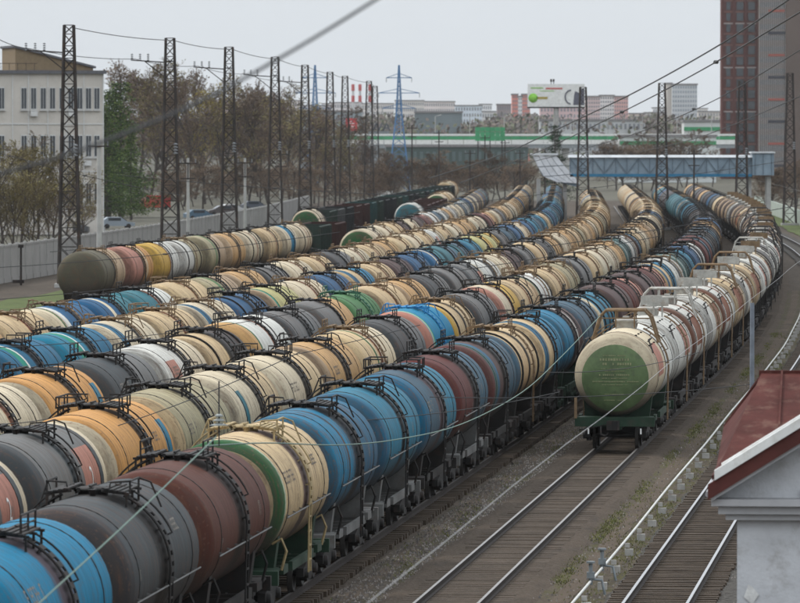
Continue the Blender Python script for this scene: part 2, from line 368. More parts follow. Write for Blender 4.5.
for k, (rn, off) in enumerate(OFFS.items()):
    Y0 = 30 if rn in ('R8', 'R7') else 75 if rn in ('R6', 'R5') else 130 if k < 7 else 300
    Y1 = 900
    root = empty('railway_track', (0, 0, 0)); tag(root, TR_LABEL.get(rn) or 'rusty track beneath the %s row of wagons left of white train' % ordw(k - 1), 'track', kind='structure')
    for s in (-.78, .78): obj('rail', rail_mesh(off + s, Y0, Y1, None if rn == 'R8' else m_raildull), root)
    m = MB(); Y = Y0; ye = 360 if k < 3 else 0
    while Y < ye:
        c = tp(off + rnd.uniform(-.04, .04), Y, RAIL - .175 - .075 + rnd.uniform(-.012, .004)); m.box(c, (.25, 2.7, .15), heading(Y) + rnd.uniform(-.012, .012)); Y += .56
    if ye: o = obj('sleepers', m.mesh('sleepers', m_sleeper), root); o['kind'] = 'stuff'

# ------------------------------------------------------------------ tank wagons
TZ, TR = 2.7, 1.5
def arc(x, a0, a1, r, n=10, side=-1):
    """points on the tank flank at angle a (0 = crown), side -1 = right-hand side"""
    return [(x, side * r * math.sin(a0 + (a1 - a0) * i / n), TZ + r * math.cos(a0 + (a1 - a0) * i / n)) for i in range(n + 1)]
def tank_profile(hl, r, d=.62):
    p = [(-hl, 0.001)]
    for i in range(1, 9):
        a = math.pi / 2 * i / 8; p.append((-hl + d * (1 - math.cos(a)), r * math.sin(a) ** .85))
    for x in (-3, 0, 3): p.append((x, r))
    for i in range(8, 0, -1):
        a = math.pi / 2 * i / 8; p.append((hl - d * (1 - math.cos(a)), r * math.sin(a) ** .85))
    p.append((hl, 0.001)); return p
def m_tank(hl, r=TR):
    m = MB(); m.lathe(tank_profile(hl, r), 44, 'x', (0, 0, TZ)); return m
def m_strap(r=TR, wdt=.055):
    m = MB(); m.lathe([(-wdt / 2, r - .02), (-wdt / 2, r + .014), (wdt / 2, r + .014), (wdt / 2, r - .02)], 40, 'x', (0, 0, TZ)); return m
def m_ladder(side, r=TR, wide=.42):
    m = MB(); a1 = 1.72
    for x in (-wide / 2, wide / 2):
        pts = arc(x, .42, a1, r + .10, 9, side) + [(x, side * 1.56, 1.05), (x, side * 1.56, .75)]
        m.tube(pts, .026, 5)
    for i in range(10):
        a = .5 + (a1 - .5) * i / 9; p = arc(0, a, a, r + .10, 1, side)[0]
        m.box(p, (wide, .12, .05), M=Matrix.Rotation(-side * a, 3, 'X'))
        if i % 3 == 1:
            q = arc(0, a, a, r, 1, side)[0]
            for x in (-wide / 2, wide / 2): m.bar((x, p[1], p[2]), (x, q[1], q[2]), .03)
    for z in (2.1, 1.75, 1.4, 1.05): m.box((0, side * 1.57, z), (wide, .05, .04))
    # hand hoop at the side of the ladder
    pts = arc(wide / 2 + .03, .25, 1.15, r + .22, 8, side)
    m.tube([arc(wide / 2 + .03, .25, .25, r + .02, 1, side)[0]] + pts + [arc(wide / 2 + .03, 1.15, 1.15, r + .02, 1, side)[0]], .022, 5)
    return m
def m_walkway(side, n=4):
    m = MB()
    for k in range(n): m.box((0, side * (.40 + .11 * k), TZ + TR + .14 - .02 * k), (1.9, .085, .035))
    for x in (-.85, 0, .85): m.bar((x, side * .3, TZ + TR + .10), (x, side * .86, TZ + TR + .04), .05); m.bar((x, side * .8, TZ + TR + .06), (x, side * .8, TZ + TR * .85), .045)
    return m
def m_handrail(side, h=.30, var=0):
    m = MB(); y = side * (.84 if var != 1 else .70); z0 = TZ + TR + (.02 if var != 1 else .06); L = (.95, .8, .6)[var]
    m.tube([(-L, y, z0), (-L, y, z0 + h), (L, y, z0 + h), (L, y, z0)], .024, 5)
    if var == 0:
        for x in (-.45, .45): m.tube([(x, y, z0), (x, y, z0 + h)], .022, 5)
        m.tube([(-L, y, z0 + h), (-L, side * .3, z0 + h), (-L, side * .3, z0 + .1)], .024, 5); m.tube([(L, y, z0 + h), (L, side * .3, z0 + h), (L, side * .3, z0 + .1)], .024, 5)
    elif var == 1:
        m.tube([(-L, y, z0 + h * .5), (L, y, z0 + h * .5)], .018, 5); m.tube([(0, y, z0), (0, y, z0 + h)], .022, 5)
    else:
        m.tube([(L, y, z0 + h), (L + .25, y * 1.25, z0 + h * .6), (L + .3, y * 1.5, z0 - .35)], .022, 5); m.tube([(-L, y, z0 + h), (-L, side * .45, z0 + h * .9), (-L, side * .42, z0 + .1)], .022, 5)
    return m
def m_hatch():
    m = MB(); z = TZ + TR - .06
    m.lathe([(0, .30), (.12, .30), (.12, .36), (.16, .36), (.19, .26), (.205, .12), (.21, .001)], 18, 'z', (0, 0, z))
    for k in range(8):
        a = k * math.pi / 4; m.box((.36 * math.cos(a), .36 * math.sin(a), z + .14), (.06, .06, .09))
    m.bar((-.40, 0, z + .22), (.40, 0, z + .22), .04); return m
def m_valve():
    m = MB(); z = TZ + TR - .05
    m.lathe([(0, .10), (.10, .10), (.10, .15), (.15, .15), (.19, .06)], 10, 'z', (.75, .12, z)); return m
def m_vent():
    m = MB(); z = TZ + TR - .05
    m.lathe([(0, .06), (.13, .06), (.14, .09), (.17, .09)], 8, 'z', (-.72, -.1, z)); m.tube([(-.72, -.1, z + .12), (-.4, -.12, z + .16), (-.36, -.12, z + .05)], .03, 5); return m
def m_marks(seed):
    """worn stencilled data panels, too faint to read, lying on the flanks"""
    q = random.Random(seed); m = MB()
    def dash(x, a, wx, ha, side):
        p = [arc(x + dx * wx / 2, a + da * ha / 2, a, TR + .006, 1, side)[0] for dx, da in ((-1, -1), (1, -1), (1, 1), (-1, 1))]
        m.add(p, [(0, 1, 2, 3) if side < 0 else (3, 2, 1, 0)])
    for side in (-1, 1):
        for cx_, ca, nx, rows, sz in ((-2.7, 1.12, 8, 1, .30), (2.1, 1.15, 5, 1, .26), (3.0, 1.45, 5, 3, .10), (-1.4, 1.5, 4, 4, .08), (-3.6, 1.55, 4, 2, .1)):
            if q.random() < .35: continue
            ca += q.uniform(-.12, .12); cx_ += q.uniform(-.4, .4)
            for r_ in range(rows):
                for k in range(nx):
                    if q.random() < .2: continue
                    x = cx_ + (k - nx / 2) * sz * .75; a = ca + r_ * sz * 1.1 / TR
                    dash(x, a, sz * .16, sz / TR, side)
                    for e in (-.5, 0, .5):
                        if q.random() < .7: dash(x + sz * .22, a + e * sz * .85 / TR, sz * .36, sz * .16 / TR, side)
    return m
def m_underframe(hl, lite=False):
    m = MB(); L = hl
    m.box((0, 0, .92), (2 * L, .5, .38))
    for s in (-1, 1):
        m.box((s * (L - .08), 0, 1.0), (.2, 2.9, .34)); m.box((s * (L - .75), 0, 1.12), (1.25, 2.7, .05))
        for y in (-1, 1):
            m.bar((s * (L - .1), y * 1.3, 1.1), (s * (L - 1.5), y * .3, .95), .12)
            m.box((s * (L - 1.9), y * 1.36, 1.08), (.9, .1, .2))
        m.box((s * (L - 1.6), 0, .98), (.5, 2.5, .3))
    for y in (-1, 1):
        m.box((0, y * 1.36, 1.05), (4.4, .10, .22))
        for x in (-1.9, -.7, .7, 1.9): m.bar((x, y * 1.36, 1.0), (x, y * .2, .95), .09)
    if not lite:
        m.lathe([(-.5, .001), (-.5, .2), (.5, .2), (.5, .001)], 10, 'x', (1.5, .55, .72)); m.box((-1.2, -.6, .75), (.5, .3, .3)); m.bar((-2.4, -.3, .6), (2.4, -.3, .6), .05)
    return m
def m_saddle():
    m = MB(); n = 12; top = []
    for i in range(n + 1):
        a = -1.0 + 2.0 * i / n; top.append((0, (TR + .01) * math.sin(a), TZ - (TR + .01) * math.cos(a)))
    poly = top + [(0, 1.15, 1.0), (0, -1.15, 1.0)]
    P = [(-.22, y, z) for _, y, z in poly]; m.prism(P, (.44, 0, 0)); return m
def m_wheel():
    m = MB(); r = .475
    m.lathe([(-.02, .001), (-.03, .1), (-.02, .14), (.0, .36), (-.055, .40), (-.055, r), (.045, r), (.05, r + .028), (.075, r + .028), (.075, .40), (.03, .36), (.02, .14), (.04, .10), (.04, .001)], 22, 'y')
    return m
def m_bogie(wheels=False):
    m = MB()
    for y in (-1.02, 1.02):
        P = [(-1.25, y - .09, .40), (-1.25, y - .09, .62), (-.7, y - .09, .70), (-.45, y - .09, .82), (.45, y - .09, .82), (.7, y - .09, .70), (1.25, y - .09, .62), (1.25, y - .09, .40), (.75, y - .09, .42), (.45, y - .09, .25), (-.45, y - .09, .25), (-.75, y - .09, .42)]
        m.prism(P, (0, .18, 0))
        for x in (-.18, 0, .18): m.lathe([(0, .07), (.22, .07)], 8, 'z', (x, y, .33))
        for x in (-.925, .925): m.lathe([(-.12, .001), (-.12, .13), (.12, .13), (.12, .001)], 10, 'y', (x, y * 1.06, .475))
    m.box((0, 0, .62), (.42, 2.2, .26)); m.lathe([(0, .25), (.14, .25)], 12, 'z', (0, 0, .72))
    for x in (-.925, .925): m.lathe([(-1.0, .075), (1.0, .075)], 8, 'y', (x, 0, .475))
    if wheels:
        w_ = m_wheel()
        for x in (-.925, .925):
            for s in (-1, 1): m.add([(vx + x, (vy if s < 0 else -vy) + s * .78, vz + .475) for vx, vy, vz in w_.v], w_.f if s < 0 else [tuple(reversed(f)) for f in w_.f], 0, True)
    return m
def m_coupler(s, L):
    m = MB(); x0 = s * L
    m.box((x0 + s * .18, 0, .88), (.4, .2, .24)); m.prism([(x0 + s * .38, -.2, .72), (x0 + s * .38, .22, .72), (x0 + s * .62, .26, .72), (x0 + s * .55, .06, .72), (x0 + s * .62, -.14, .72)], (0, 0, .34))
    m.tube([(x0 + s * .02, .5, .86), (x0 + s * .25, .48, .55), (x0 + s * .45, .3, .5), (x0 + s * .55, .2, .62)], .035, 5)
    m.bar((x0 + s * .06, .3, .9), (x0 + s * .06, 1.3, .7), .035); return m
def m_siderail(side, hl):
    m = MB(); a = 1.78; r = TR + .10
    for x0, x1 in ((-hl + .9, hl - .9),):
        p = arc(0, a, a, r, 1, side)[0]; m.tube([(x0, p[1], p[2]), (x1, p[1], p[2])], .02, 5)
        k = 7
        for i in range(k):
            x = x0 + (x1 - x0) * (i + .5) / k; q = arc(0, a, a, TR - .01, 1, side)[0]; m.bar((x, p[1], p[2]), (x, q[1], q[2]), .03)
    return m
def m_stanchion(side):
    """bent hand iron beside a saddle"""
    m = MB(); m.tube([(0, side * 1.38, 1.1), (0, side * 1.5, 1.55), (0, side * 1.38, 1.85), (0, side * 1.15, 1.72)], .035, 5); return m
def joined(*ms):
    m = MB()
    for q in ms: m.add(q.v, q.f); m.sm[-len(q.f):] = q.sm
    return m
ML = {}
def mesh_for(key, fn, mat):
    k = (key, mat.name)
    if k not in ML: ML[k] = fn().mesh(key, mat)
    return ML[k]
HL = 5.42                                     # half length of the oil wagon's barrel
TANK_BASE = m_tank(HL)
def tank_mesh(mat, hl=HL):
    return mesh_for('tank_%d' % int(hl * 100), lambda: m_tank(hl), mat)

def oil_wagon(off, Y, mat, lod, label, group, metal=None, frame=None, wheels=False, name='oil_tank_wagon', flip=False):
    root = empty(name, tp(off, Y, RAIL), heading(Y)); tag(root, label, 'tank wagon', group)
    metal = metal or m_black; frame = frame or m_frame; var = rnd.choice((0, 1, 1, 2, 2))
    rr = TR if lod == 0 else rnd.choice((1.44, 1.5, 1.5, 1.5, 1.56))
    obj('tank', mesh_for('tank_r%d' % int(rr * 100), lambda: m_tank(HL, rr), mat), root)
    if lod == 0:
        for x in (-3.75, 3.75): obj('strap', mesh_for('strap', m_strap, m_black), root).location.x = x
        for s in (-1, 1):
            obj('ladder', mesh_for('ladder%d' % s, lambda: m_ladder(s), metal), root); obj('walkway', mesh_for('walkway%d' % s, lambda: m_walkway(s), metal), root)
            obj('handrail', mesh_for('handrail%d_%d' % (s, var), lambda: m_handrail(s, (.30, .36, .26)[var], var), metal), root)
            obj('side_rail', mesh_for('siderail%d' % s, lambda: m_siderail(s, HL), m_greyframe), root)
            for x in (-HL + 1.25, HL - 1.25): obj('stanchion', mesh_for('stanch%d' % s, lambda: m_stanchion(s), metal), root).location.x = x
            obj('coupler', mesh_for('coupler%d' % s, lambda: m_coupler(s, HL), m_black), root)
            sd_ = obj('saddle', mesh_for('saddle', m_saddle, frame), root); sd_.location.x = s * 3.75
            bo = obj('bogie', mesh_for('bogie', lambda: m_bogie(not wheels), m_black), root); bo.location.x = s * 3.85
            if wheels:
                for x in (-.925, .925):
                    for t in (-1, 1):
                        wh = obj('wheel', mesh_for('wheel', m_wheel, m_wheel_), bo); wh.location = (x, t * .78, .475); wh.rotation_euler.z = 0 if t < 0 else math.pi
        obj('hatch', mesh_for('hatch', m_hatch, metal), root); obj('valve', mesh_for('valve', m_valve, metal), root); obj('vent', mesh_for('vent', m_vent, metal), root)
        sm_ = obj('stencil_marks', mesh_for('marks%d' % (int(Y) % 13), lambda: m_marks(int(Y) % 13), m_markdark if mat.name[6:11] in ('cream', 'ivory', 'orang', 'tan', 'olive', 'white') else m_markpale), root); sm_['kind'] = 'stuff'
        obj('underframe', mesh_for('underframe', lambda: m_underframe(HL), frame), root)
    elif lod == 1:
        for x in (-3.75, 3.75): obj('strap', mesh_for('strap', m_strap, m_black), root).location.x = x
        for s in (-1, 1):
            obj('ladder', mesh_for('ladder%d' % s, lambda: m_ladder(s), metal), root)
            obj('walkway', mesh_for('walkrail%d_%d' % (s, var), lambda: joined(m_walkway(s, 2), m_handrail(s, (.26, .30, .22)[var], var)), metal), root)
        obj('hatch', mesh_for('hatchvalve', lambda: joined(m_hatch(), m_valve(), m_vent()), metal), root)
        obj('underframe', mesh_for('underframe_b', lambda: joined(m_underframe(HL, True), *[shift(m_saddle(), s * 3.75) for s in (-1, 1)], *[shift(m_bogie(True), s * 3.85) for s in (-1, 1)]), frame), root)
    else:
        obj('ladder', mesh_for('ladders', lambda: joined(m_ladder(-1, TR, .3), m_ladder(1, TR, .3)), metal), root)
        if Y < 480: obj('walkway', mesh_for('walkways', lambda: joined(m_walkway(-1, 2), m_walkway(1, 2), m_handrail(-1, .22, 1), m_handrail(1, .22, 1), m_hatch(), m_valve()), metal), root)
        else: obj('hatch', mesh_for('hatchvalve', lambda: joined(m_hatch(), m_valve(), m_vent()), metal), root)
        obj('underframe', mesh_for('underframe_c', lambda: joined(m_underframe(HL, True), *[shift(m_saddle(), s * 3.75) for s in (-1, 1)], *[shift(m_bogie(True), s * 3.85) for s in (-1, 1)], m_strap_at(-3.75), m_strap_at(3.75)), m_frame), root)
    return root
m_wheel_ = m_wheel_mat
def shift(m, dx):
    m.v = [(x + dx, y, z) for x, y, z in m.v]; return m
def m_strap_at(x): return shift(m_strap(), x)

def digit_mesh(txt, size, x0, a0, mat):
    cu = bpy.data.curves.new('digit', 'FONT'); cu.body = txt; cu.size = size; cu.resolution_u = 3; to = bpy.data.objects.new('tmp', cu); me = bpy.data.meshes.new_from_object(to); bpy.data.objects.remove(to)
    for v in me.vertices:
        x, y = v.co.x, v.co.y; v.co = arc(x0 + x, a0 - y / TR, 0, TR + .012, 1, -1)[0]
    me.materials.clear(); me.materials.append(mat); return me
# colour schemes: key -> (words for the label, tank_mat arguments)
SCH = {
 'blue_dark': ('bright blue', dict(base='brightblue', mid='mauve', midw=.75, dirt=.5)),
 'greygreen': ('dark slate', dict(base='slate', end='darkgrey', endx=-4.35, far='slate', mid='black', midw=.9, dirt=.6)),
 'brownred': ('reddish brown', dict(base='brown', mid='black', midw=.8, dirt=.6)),
 'cream_greenring': ('cream green-ringed', dict(base='cream', end='maroon', endx=-5.2, s1=('green', -4.75, .75), s2=('palegreen', -4.3, .2), mid='mauve', midw=.6)),
 'blue_black': ('blue and sooty', dict(base='brightblue', s1=('black', -2.2, .3), far='blue', mid='black', midw=.9, dirt=1.0)),
 'blue': ('plain blue', dict(base='lightblue', end='blue', endx=-4.3, mid='black', midw=.5, dirt=.7)),
 'blue_grey': ('blue-ended grey', dict(base='greyblue', end='blue', endx=-3.9, far='lightblue', mid='mauve', midw=.8)),
 'maroon': ('maroon', dict(base='maroon', mid='black', midw=.9, far='greyblue', dirt=.6)),
 'teal_mauve': ('teal and mauve', dict(base='mauve', end='maroon', endx=-4.4, s1=('bluegreen', -3.6, .9), s2=('blue', -2.7, .7), far='greyblue', mid='black', midw=.8)),
 'cream_blueend': ('cream blue-ended', dict(base='cream', end='greyblue', endx=-4.2, mid='black', midw=.5)),
 'blue_cream': ('blue and cream', dict(base='cream', s1=('blue', -3.9, 1.9), far='brightblue', mid='black', midw=.5)),
 'brown_white': ('dark brown white-striped', dict(base='brightblue', s1=('white', 2.0, .6), far='mauve', mid='black', midw=.7)),
 'greyblue': ('grey-blue', dict(base='greyblue', mid='black', midw=.7)),
 'lightblue': ('light blue', dict(base='lightblue', end='ivory', endx=-4.5, mid='black', midw=.6)),
 'mauve': ('mauve-grey', dict(base='mauve', mid='black', midw=.7)),
 'pinkmaroon': ('pinkish maroon', dict(base='maroon', far='pink', mid='black', midw=.8)),
 'white_black': ('white and black', dict(base='white', mid='black', midw=1.3)),
 'darkgreen_white': ('dark green white-striped', dict(base='bluegreen', s1=('white', -3.0, .6), mid='black', midw=.8)),
 'navy': ('navy blue', dict(base='navy', mid='black', midw=.6)),
 'dark': ('sooty black', dict(base='slate', far='darkgrey', mid='black', midw=1.1, dirt=1.0)),
 'grey_pink': ('grey pink-patched', dict(base='grey', end='slate', endx=-4.2, patch=('pink', 2.6, 2.4), s1=('slate', 4.0, .5), s2=('ivory', 4.6, .6), mid='slate', midw=.3, dirt=.5)),
 'orange': ('orange-tan', dict(base='orange', end='ivory', endx=-5.0, patch=('lightblue', 4.0, .9), mid='black', midw=.5, dirt=.6)),
 'tan': ('tan', dict(base='tan', end='sand', endx=-4.6, mid='black', midw=.5, dirt=.7)),
 'olivecream': ('olive-cream', dict(base='olivecream', end='cream', endx=-4.9, mid='black', midw=.35)),
 'cream': ('plain cream', dict(base='cream', mid='rust', midw=.35)),
 'cream_patch': ('cream blue-patched', dict(base='ivory', far='cream', patch=('teal', -3.4, .9), mid='black', midw=.4)),
 'cream_black': ('cream black-banded', dict(base='ivory', far='cream', mid='black', midw=.55, dirt=.6)),
 'cream_yellow': ('cream yellow-ended', dict(base='cream', end='yellow', endx=-4.0, mid='black', midw=.4)),
 'ivory': ('ivory', dict(base='ivory', mid='rust', midw=.4, dirt=.7)),
 'ivory_green': ('ivory green-striped', dict(base='ivory', s1=('midgreen', -2.6, .45), mid='rust', midw=.35)),
 'grey': ('mid-grey', dict(base='grey', end='slate', endx=-4.2, mid='black', midw=.5)),
 'greydark': ('dark grey', dict(base='slate', far='grey', mid='black', midw=.5)),
 'brightblue_g': ('bright blue green-edged', dict(base='brightblue', end='pink', endx=-4.6, s1=('palegreen', -4.2, .5), s2=('turq', -3.8, .3), far='brightblue', mid='blue', midw=.4, dirt=.25)),
 'pink_ochre': ('cream and ochre', dict(base='ivory', end='pink', endx=-4.0, far='yellow', mid='rust', midw=.4)),
 'white_greenring': ('white green-ringed', dict(base='white', end='sand', endx=-4.3, s1=('green', -4.1, .4), mid='rust', midw=.3, dirt=.5)),
 'slateblue': ('slate-blue', dict(base='slate', end='slate', far='grey', mid='black', midw=.4, dirt=.4)),
 'white_pink': ('white pink-patched', dict(base='white', far='ivory', patch=('pink', -2.8, 2.2), mid='black', midw=.35)),
 'darkbrown': ('dark brown-grey', dict(base='cream', far='darkgrey', s1=('green', -3.4, .3), mid='black', midw=.6)),
 'palegreen': ('pale green-ringed', dict(base='white', end='tan', endx=-4.2, s1=('green', -4.0, .35), far='white', mid='rust', midw=.35, dirt=.5)),
 'grey_orange': ('grey orange-ended', dict(base='grey', far='tan', mid='black', midw=.4)),
 'green': ('mid-green', dict(base='midgreen', mid='green', midw=.3, dirt=.4)),
 'blue_greenwhite': ('blue green-and-white-ringed', dict(base='blue', s1=('turq', -2.6, 1.0), s2=('white', -2.0, .3), mid='black', midw=.6, dirt=.5)),
 'blue_greenwhite2': ('light blue green-ringed', dict(base='lightblue', s1=('turq', -2.4, 1.0), s2=('white', -1.7, .3), far='blue', mid='black', midw=.6, dirt=.5)),
 'white_blue': ('white blue-striped', dict(base='ivory', s1=('blue', -3.8, 1.4), mid='black', midw=.4)),
 'white_navy': ('white and navy', dict(base='navy', end='ivory', endx=-3.4, s1=('green', -4.0, .3), s2=('white', -2.9, .9), mid='black', midw=.4, dirt=.4)),
 'navy_white': ('navy cream-striped', dict(base='navy', s1=('ivory', -2.0, .8), far='teal', mid='black', midw=.4, dirt=.4)),
 'teal_white': ('white and teal', dict(base='teal', far='white', mid='rust', midw=.4, dirt=.5)),
 'cream_tealring': ('cream teal-ringed', dict(base='limecream', end='sand', endx=-4.3, s1=('turq', -4.0, .6), mid='black', midw=.4)),
 'yellow': ('faded yellow', dict(base='limecream', far='yellow', mid='black', midw=.6)),
 'teal': ('grey-teal', dict(base='teal', far='greyblue', mid='black', midw=.6)),
 'olive': ('olive-grey', dict(base='olive', end='olive', far='sand', mid='black', midw=.35, dirt=.6)),
 'tan_pink': ('tan pink-ended', dict(base='pink', far='orange', s1=('ivory', 1.8, .6), mid='black', midw=.4)),
 'yellow_white': ('yellow-ended white', dict(base='yellow', far='white', mid='rust', midw=.3)),
 'white_olive': ('white and olive', dict(base='white', far='olivecream', mid='black', midw=.3)),
 'tan_greenring': ('tan green-ringed', dict(base='olivecream', far='sand', s1=('midgreen', -1.4, .9), mid='black', midw=.4)),
 'cream_greenend': ('cream green-ended', dict(base='ivory', end='green', endx=-5.08, mid='mauve', midw=.5)),
 'blue_ring': ('cream blue-banded', dict(base='ivory', s1=('brightblue', 0, 4.2), mid='brightblue', midw=.3)),
}
ROWS = {
 'R6': (100.0 - 0, 'blue_dark greygreen brownred cream_greenring blue_black blue blue_grey maroon teal_mauve cream_blueend blue_cream brown_white greyblue lightblue mauve pinkmaroon mauve pinkmaroon blue_cream white_black darkgreen_white blue navy white_black maroon maroon dark dark greyblue dark tan dark navy dark greyblue dark dark mauve teal teal teal blue teal teal lightblue teal'.split()),
 'R5': (122.5, 'grey_pink grey_pink orange olivecream cream_patch cream_black tan cream_greenring2 greydark brightblue_g cream_yellow grey pink_ochre cream white_greenring cream olivecream grey cream ivory ivory tan darkgreen_white white_black maroon cream ivory tan sandy cream dark ivory cream blue navy ivory tan cream ivory cream olivecream cream ivory tan cream'.split()),
 'R4': (156.3, 'ivory_green orange slateblue white_pink darkbrown palegreen grey grey_orange green cream tan greydark grey grey_pink white_black ivory mauve grey cream greydark tan ivory tan cream olivecream cream tan ivory cream tan olivecream ivory cream tan cream ivory olivecream tan cream tan'.split()),
 'R3': (179.5, 'blue_greenwhite blue_greenwhite blue_greenwhite2 white_blue cream white_blue navy cream_tealring ivory navy blue_cream cream mauve navy navy_white teal teal blue yellow yellow grey greyblue navy ivory navy blue greyblue blue cream blue navy blue greyblue blue navy blue lightblue blue'.split()),
 'R2': (198.0, 'tan tan cream white_navy navy_white teal_white cream tan_greenring tan grey ivory cream greydark ivory cream tan cream ivory cream white_pink cream ivory tan tan ivory_green ivory pinkmaroon tan ivory_green grey tan cream white_blue ivory tan cream tan'.split()),
 'R1b': (430.0, 'cream_greenend ivory cream mauve ivory mauve pinkmaroon white_black greyblue white_black tan white_black ivory white_blue greyblue white_black teal navy'.split()),
 'R1': (347.5, 'olive tan_pink yellow_white white_olive tan_greenring tan ivory cream blue_ring ivory'.split()),
}
SCH['cream_greenring2'] = ('cream green-hooped', dict(base='cream', far='ivory', s1=('green', -1.4, .45), s2=('ivory', -.9, .3), mid='rust', midw=.35, dirt=.5))
SCH['sandy'] = ('sandy', dict(base='sand', mid='black', midw=.5))
def scheme_mat(k): return tank_mat('paint_' + k, **SCH[k][1])
ROWNAME = {'R6': 'first', 'R5': 'second', 'R4': 'third', 'R3': 'fourth', 'R2': 'fifth', 'R1b': 'sixth', 'R1': 'seventh'}
PITCH_Y = 12.02
Y_END = 645
far_list = []
for rn, (Y0, seq) in ROWS.items():
    Y = Y0; k = 0; off = OFFS[rn]
    while Y < (735 if rn == 'R4' else 815):
        if rn == 'R1' and k >= len(seq): break
        if rn == 'R1b' and Y > 760: break
        key = seq[k] if k < len(seq) else rnd.choice(seq[-10:])
        if Y < Y_END:
            lod = 0 if Y < 195 else 1 if Y < 345 else 2
            pale = key[:5] in ('cream', 'ivory', 'tan', 'olive', 'white', 'palec') and lod > 0
            metal = m_rustbar if (pale and rnd.random() < .75) else m_black
            frame = m_frame
            if rn == 'R6': frame = [m_frame, m_frame, m_frame, m_greenframe, m_greyframe, m_greyframe, m_frame, m_greyframe][k % 8] if k < 16 else m_frame
            if rn == 'R6' and k == 3: metal = plain('yellowed_ladder', (.30, .23, .12), .7, .35, 3.0, rust=(.09, .05, .03))
            if rn == 'R4' and key == 'green': metal = plain('green_ladder', (.03, .1, .06), .6)
            if key == 'brightblue_g': metal = plain('blue_ladder', (.02, .17, .36), .6)
            lab = '%s tank wagon, %s in %s row left of the white train' % (SCH[key][0], ordw(k + 1), ROWNAME[rn])
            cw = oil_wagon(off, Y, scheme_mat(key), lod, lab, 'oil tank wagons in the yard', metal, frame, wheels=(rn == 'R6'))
            if key == 'grey_pink' and rn == 'R5': obj('painted_digit', digit_mesh('2', .75, 2.3, 1.55, m_white), cw)
        else: far_list.append((off, Y, key))
        Y += (PITCH_Y + rnd.uniform(-.08, .12)) / math.sqrt(1 + slope(Y) ** 2); k += 1
# the wagons past the footbridge read as one mass of hoops
mb = MB(); fm = ['cream', 'tan', 'ivory', 'navy', 'teal', 'dark', 'mauve']; fmi = {k: i for i, k in enumerate(fm)}
prof = tank_profile(HL, TR); SEG = []
def seg(pr, dark):
    q_ = MB(); q_.lathe(pr, 20, 'x', (0, 0, TZ)); n_ = 20 * (len(pr) - 1); q_.f = q_.f[:n_]; q_.sm = q_.sm[:n_]; q_.m = q_.m[:n_]; SEG.append((q_, dark))
seg([p for p in prof if p[0] < -4.6][::2] + [(-4.7, TR)], 1); seg([(-4.7, TR), (-3.8, TR)], 0); seg([(-3.8, TR + .01), (-3.7, TR + .01)], 1); seg([(-3.7, TR), (-.55, TR)], 0); seg([(-.55, TR), (.45, TR)], 1); seg([(.45, TR), (3.7, TR)], 0); seg([(3.7, TR + .01), (3.8, TR + .01)], 1); seg([(3.8, TR), (4.7, TR)], 0); seg([(4.7, TR)] + [p for p in prof if p[0] > 4.7][::2] + [(HL, .001)], 1)
lowu = joined(m_ladder(-1, TR, .3), m_hatch(), m_valve()); lowf = m_underframe(HL, True)
for i in range(13): far_list.append((0, 641 + 14.8 * i, ('tan', 'mauve', 'dark')[i % 3]))
for off, Y, key in far_list:
    mi = fmi.get(key, rnd.choice((0, 0, 1, 2, 6)) if 'cream' in key or 'ivory' in key or 'tan' in key else rnd.choice((3, 4, 5)) if 'blue' in key else 6)
    if rnd.random() < .3: mi = rnd.choice((0, 1, 3, 5, 6))
    M = Matrix.Translation(tp(off, Y, RAIL)) @ Matrix.Rotation(heading(Y), 4, 'Z')
    for q, mm in [(g_, 7 if d_ else mi) for g_, d_ in SEG] + [(lowu, 7 if rnd.random() < .6 else 8), (lowf, 7)]:
        b = len(mb.v); mb.v += [tuple(M @ Vector(p)) for p in q.v]; mb.f += [tuple(i + b for i in f) for f in q.f]; mb.m += [mm] * len(q.f); mb.sm += q.sm
FARM = [plain('far_' + k, tuple(c * .8 for c in COL[SCH[k][1]['base']]), .6, .3, .8, rust=(.08, .06, .05)) for k in fm] + [m_frame, m_rustbar]
tag(obj('distant_tank_wagons', mb.mesh('distant_tank_wagons', FARM)), 'mass of far tank wagons running on beneath the blue footbridge', 'tank wagons', kind='stuff')

# ------------------------------------------------------------------ the train of white gas tank wagons
GL = 6.75
def m_hoop(x):
    m = MB(); z = TZ + TR
    for xx in (x - .55, x + .55):
        m.tube([(xx, -1.25, z - .55), (xx, -.95, z + .42), (xx, -.72, z + .66), (xx, .72, z + .66), (xx, .95, z + .42), (xx, 1.25, z - .55)], .05, 6)
        for y in (-.35, .35): m.tube([(xx, y, z), (xx, y, z + .66)], .03, 5)
    for y in (-.95, .95): m.tube([(x - .55, y, z + .42), (x + .55, y, z + .42)], .035, 5)
    for y in (-.7, .7): m.tube([(x - .55, y, z + .66), (x + .55, y, z + .66)], .035, 5)
    m.tube([(x - .55, -.97, z + .36), (x - .55, .97, z + .36)], .025, 5)
    return m
def m_dome():
    m = MB(); z = TZ + TR - .1; m.lathe([(0, .40), (.30, .40), (.33, .44), (.38, .44), (.42, .34), (.44, .001)], 20, 'z', (0, 0, z)); m.box((.0, 0, z + .47), (.4, .22, .1)); return m
def m_plate(w_=.85):
    m = MB(); z = TZ + TR; m.box((0, 0, z + .55), (.05, w_, .36)); m.box((0.03, w_ * .2, z + .17), (.06, .07, .46)); m.box((.03, -w_ * .2, z + .17), (.06, .07, .46)); return m
def m_rivets():
    """hooks along the crown and flank of the barrel"""
    m = MB()
    for x in (-5.0, -3.4, -1.8, 1.8, 3.4, 5.0):
        for a in (.45, .85): p = arc(x, a, a, TR + .03, 1, -1)[0]; m.box(p, (.06, .08, .05))
    return m
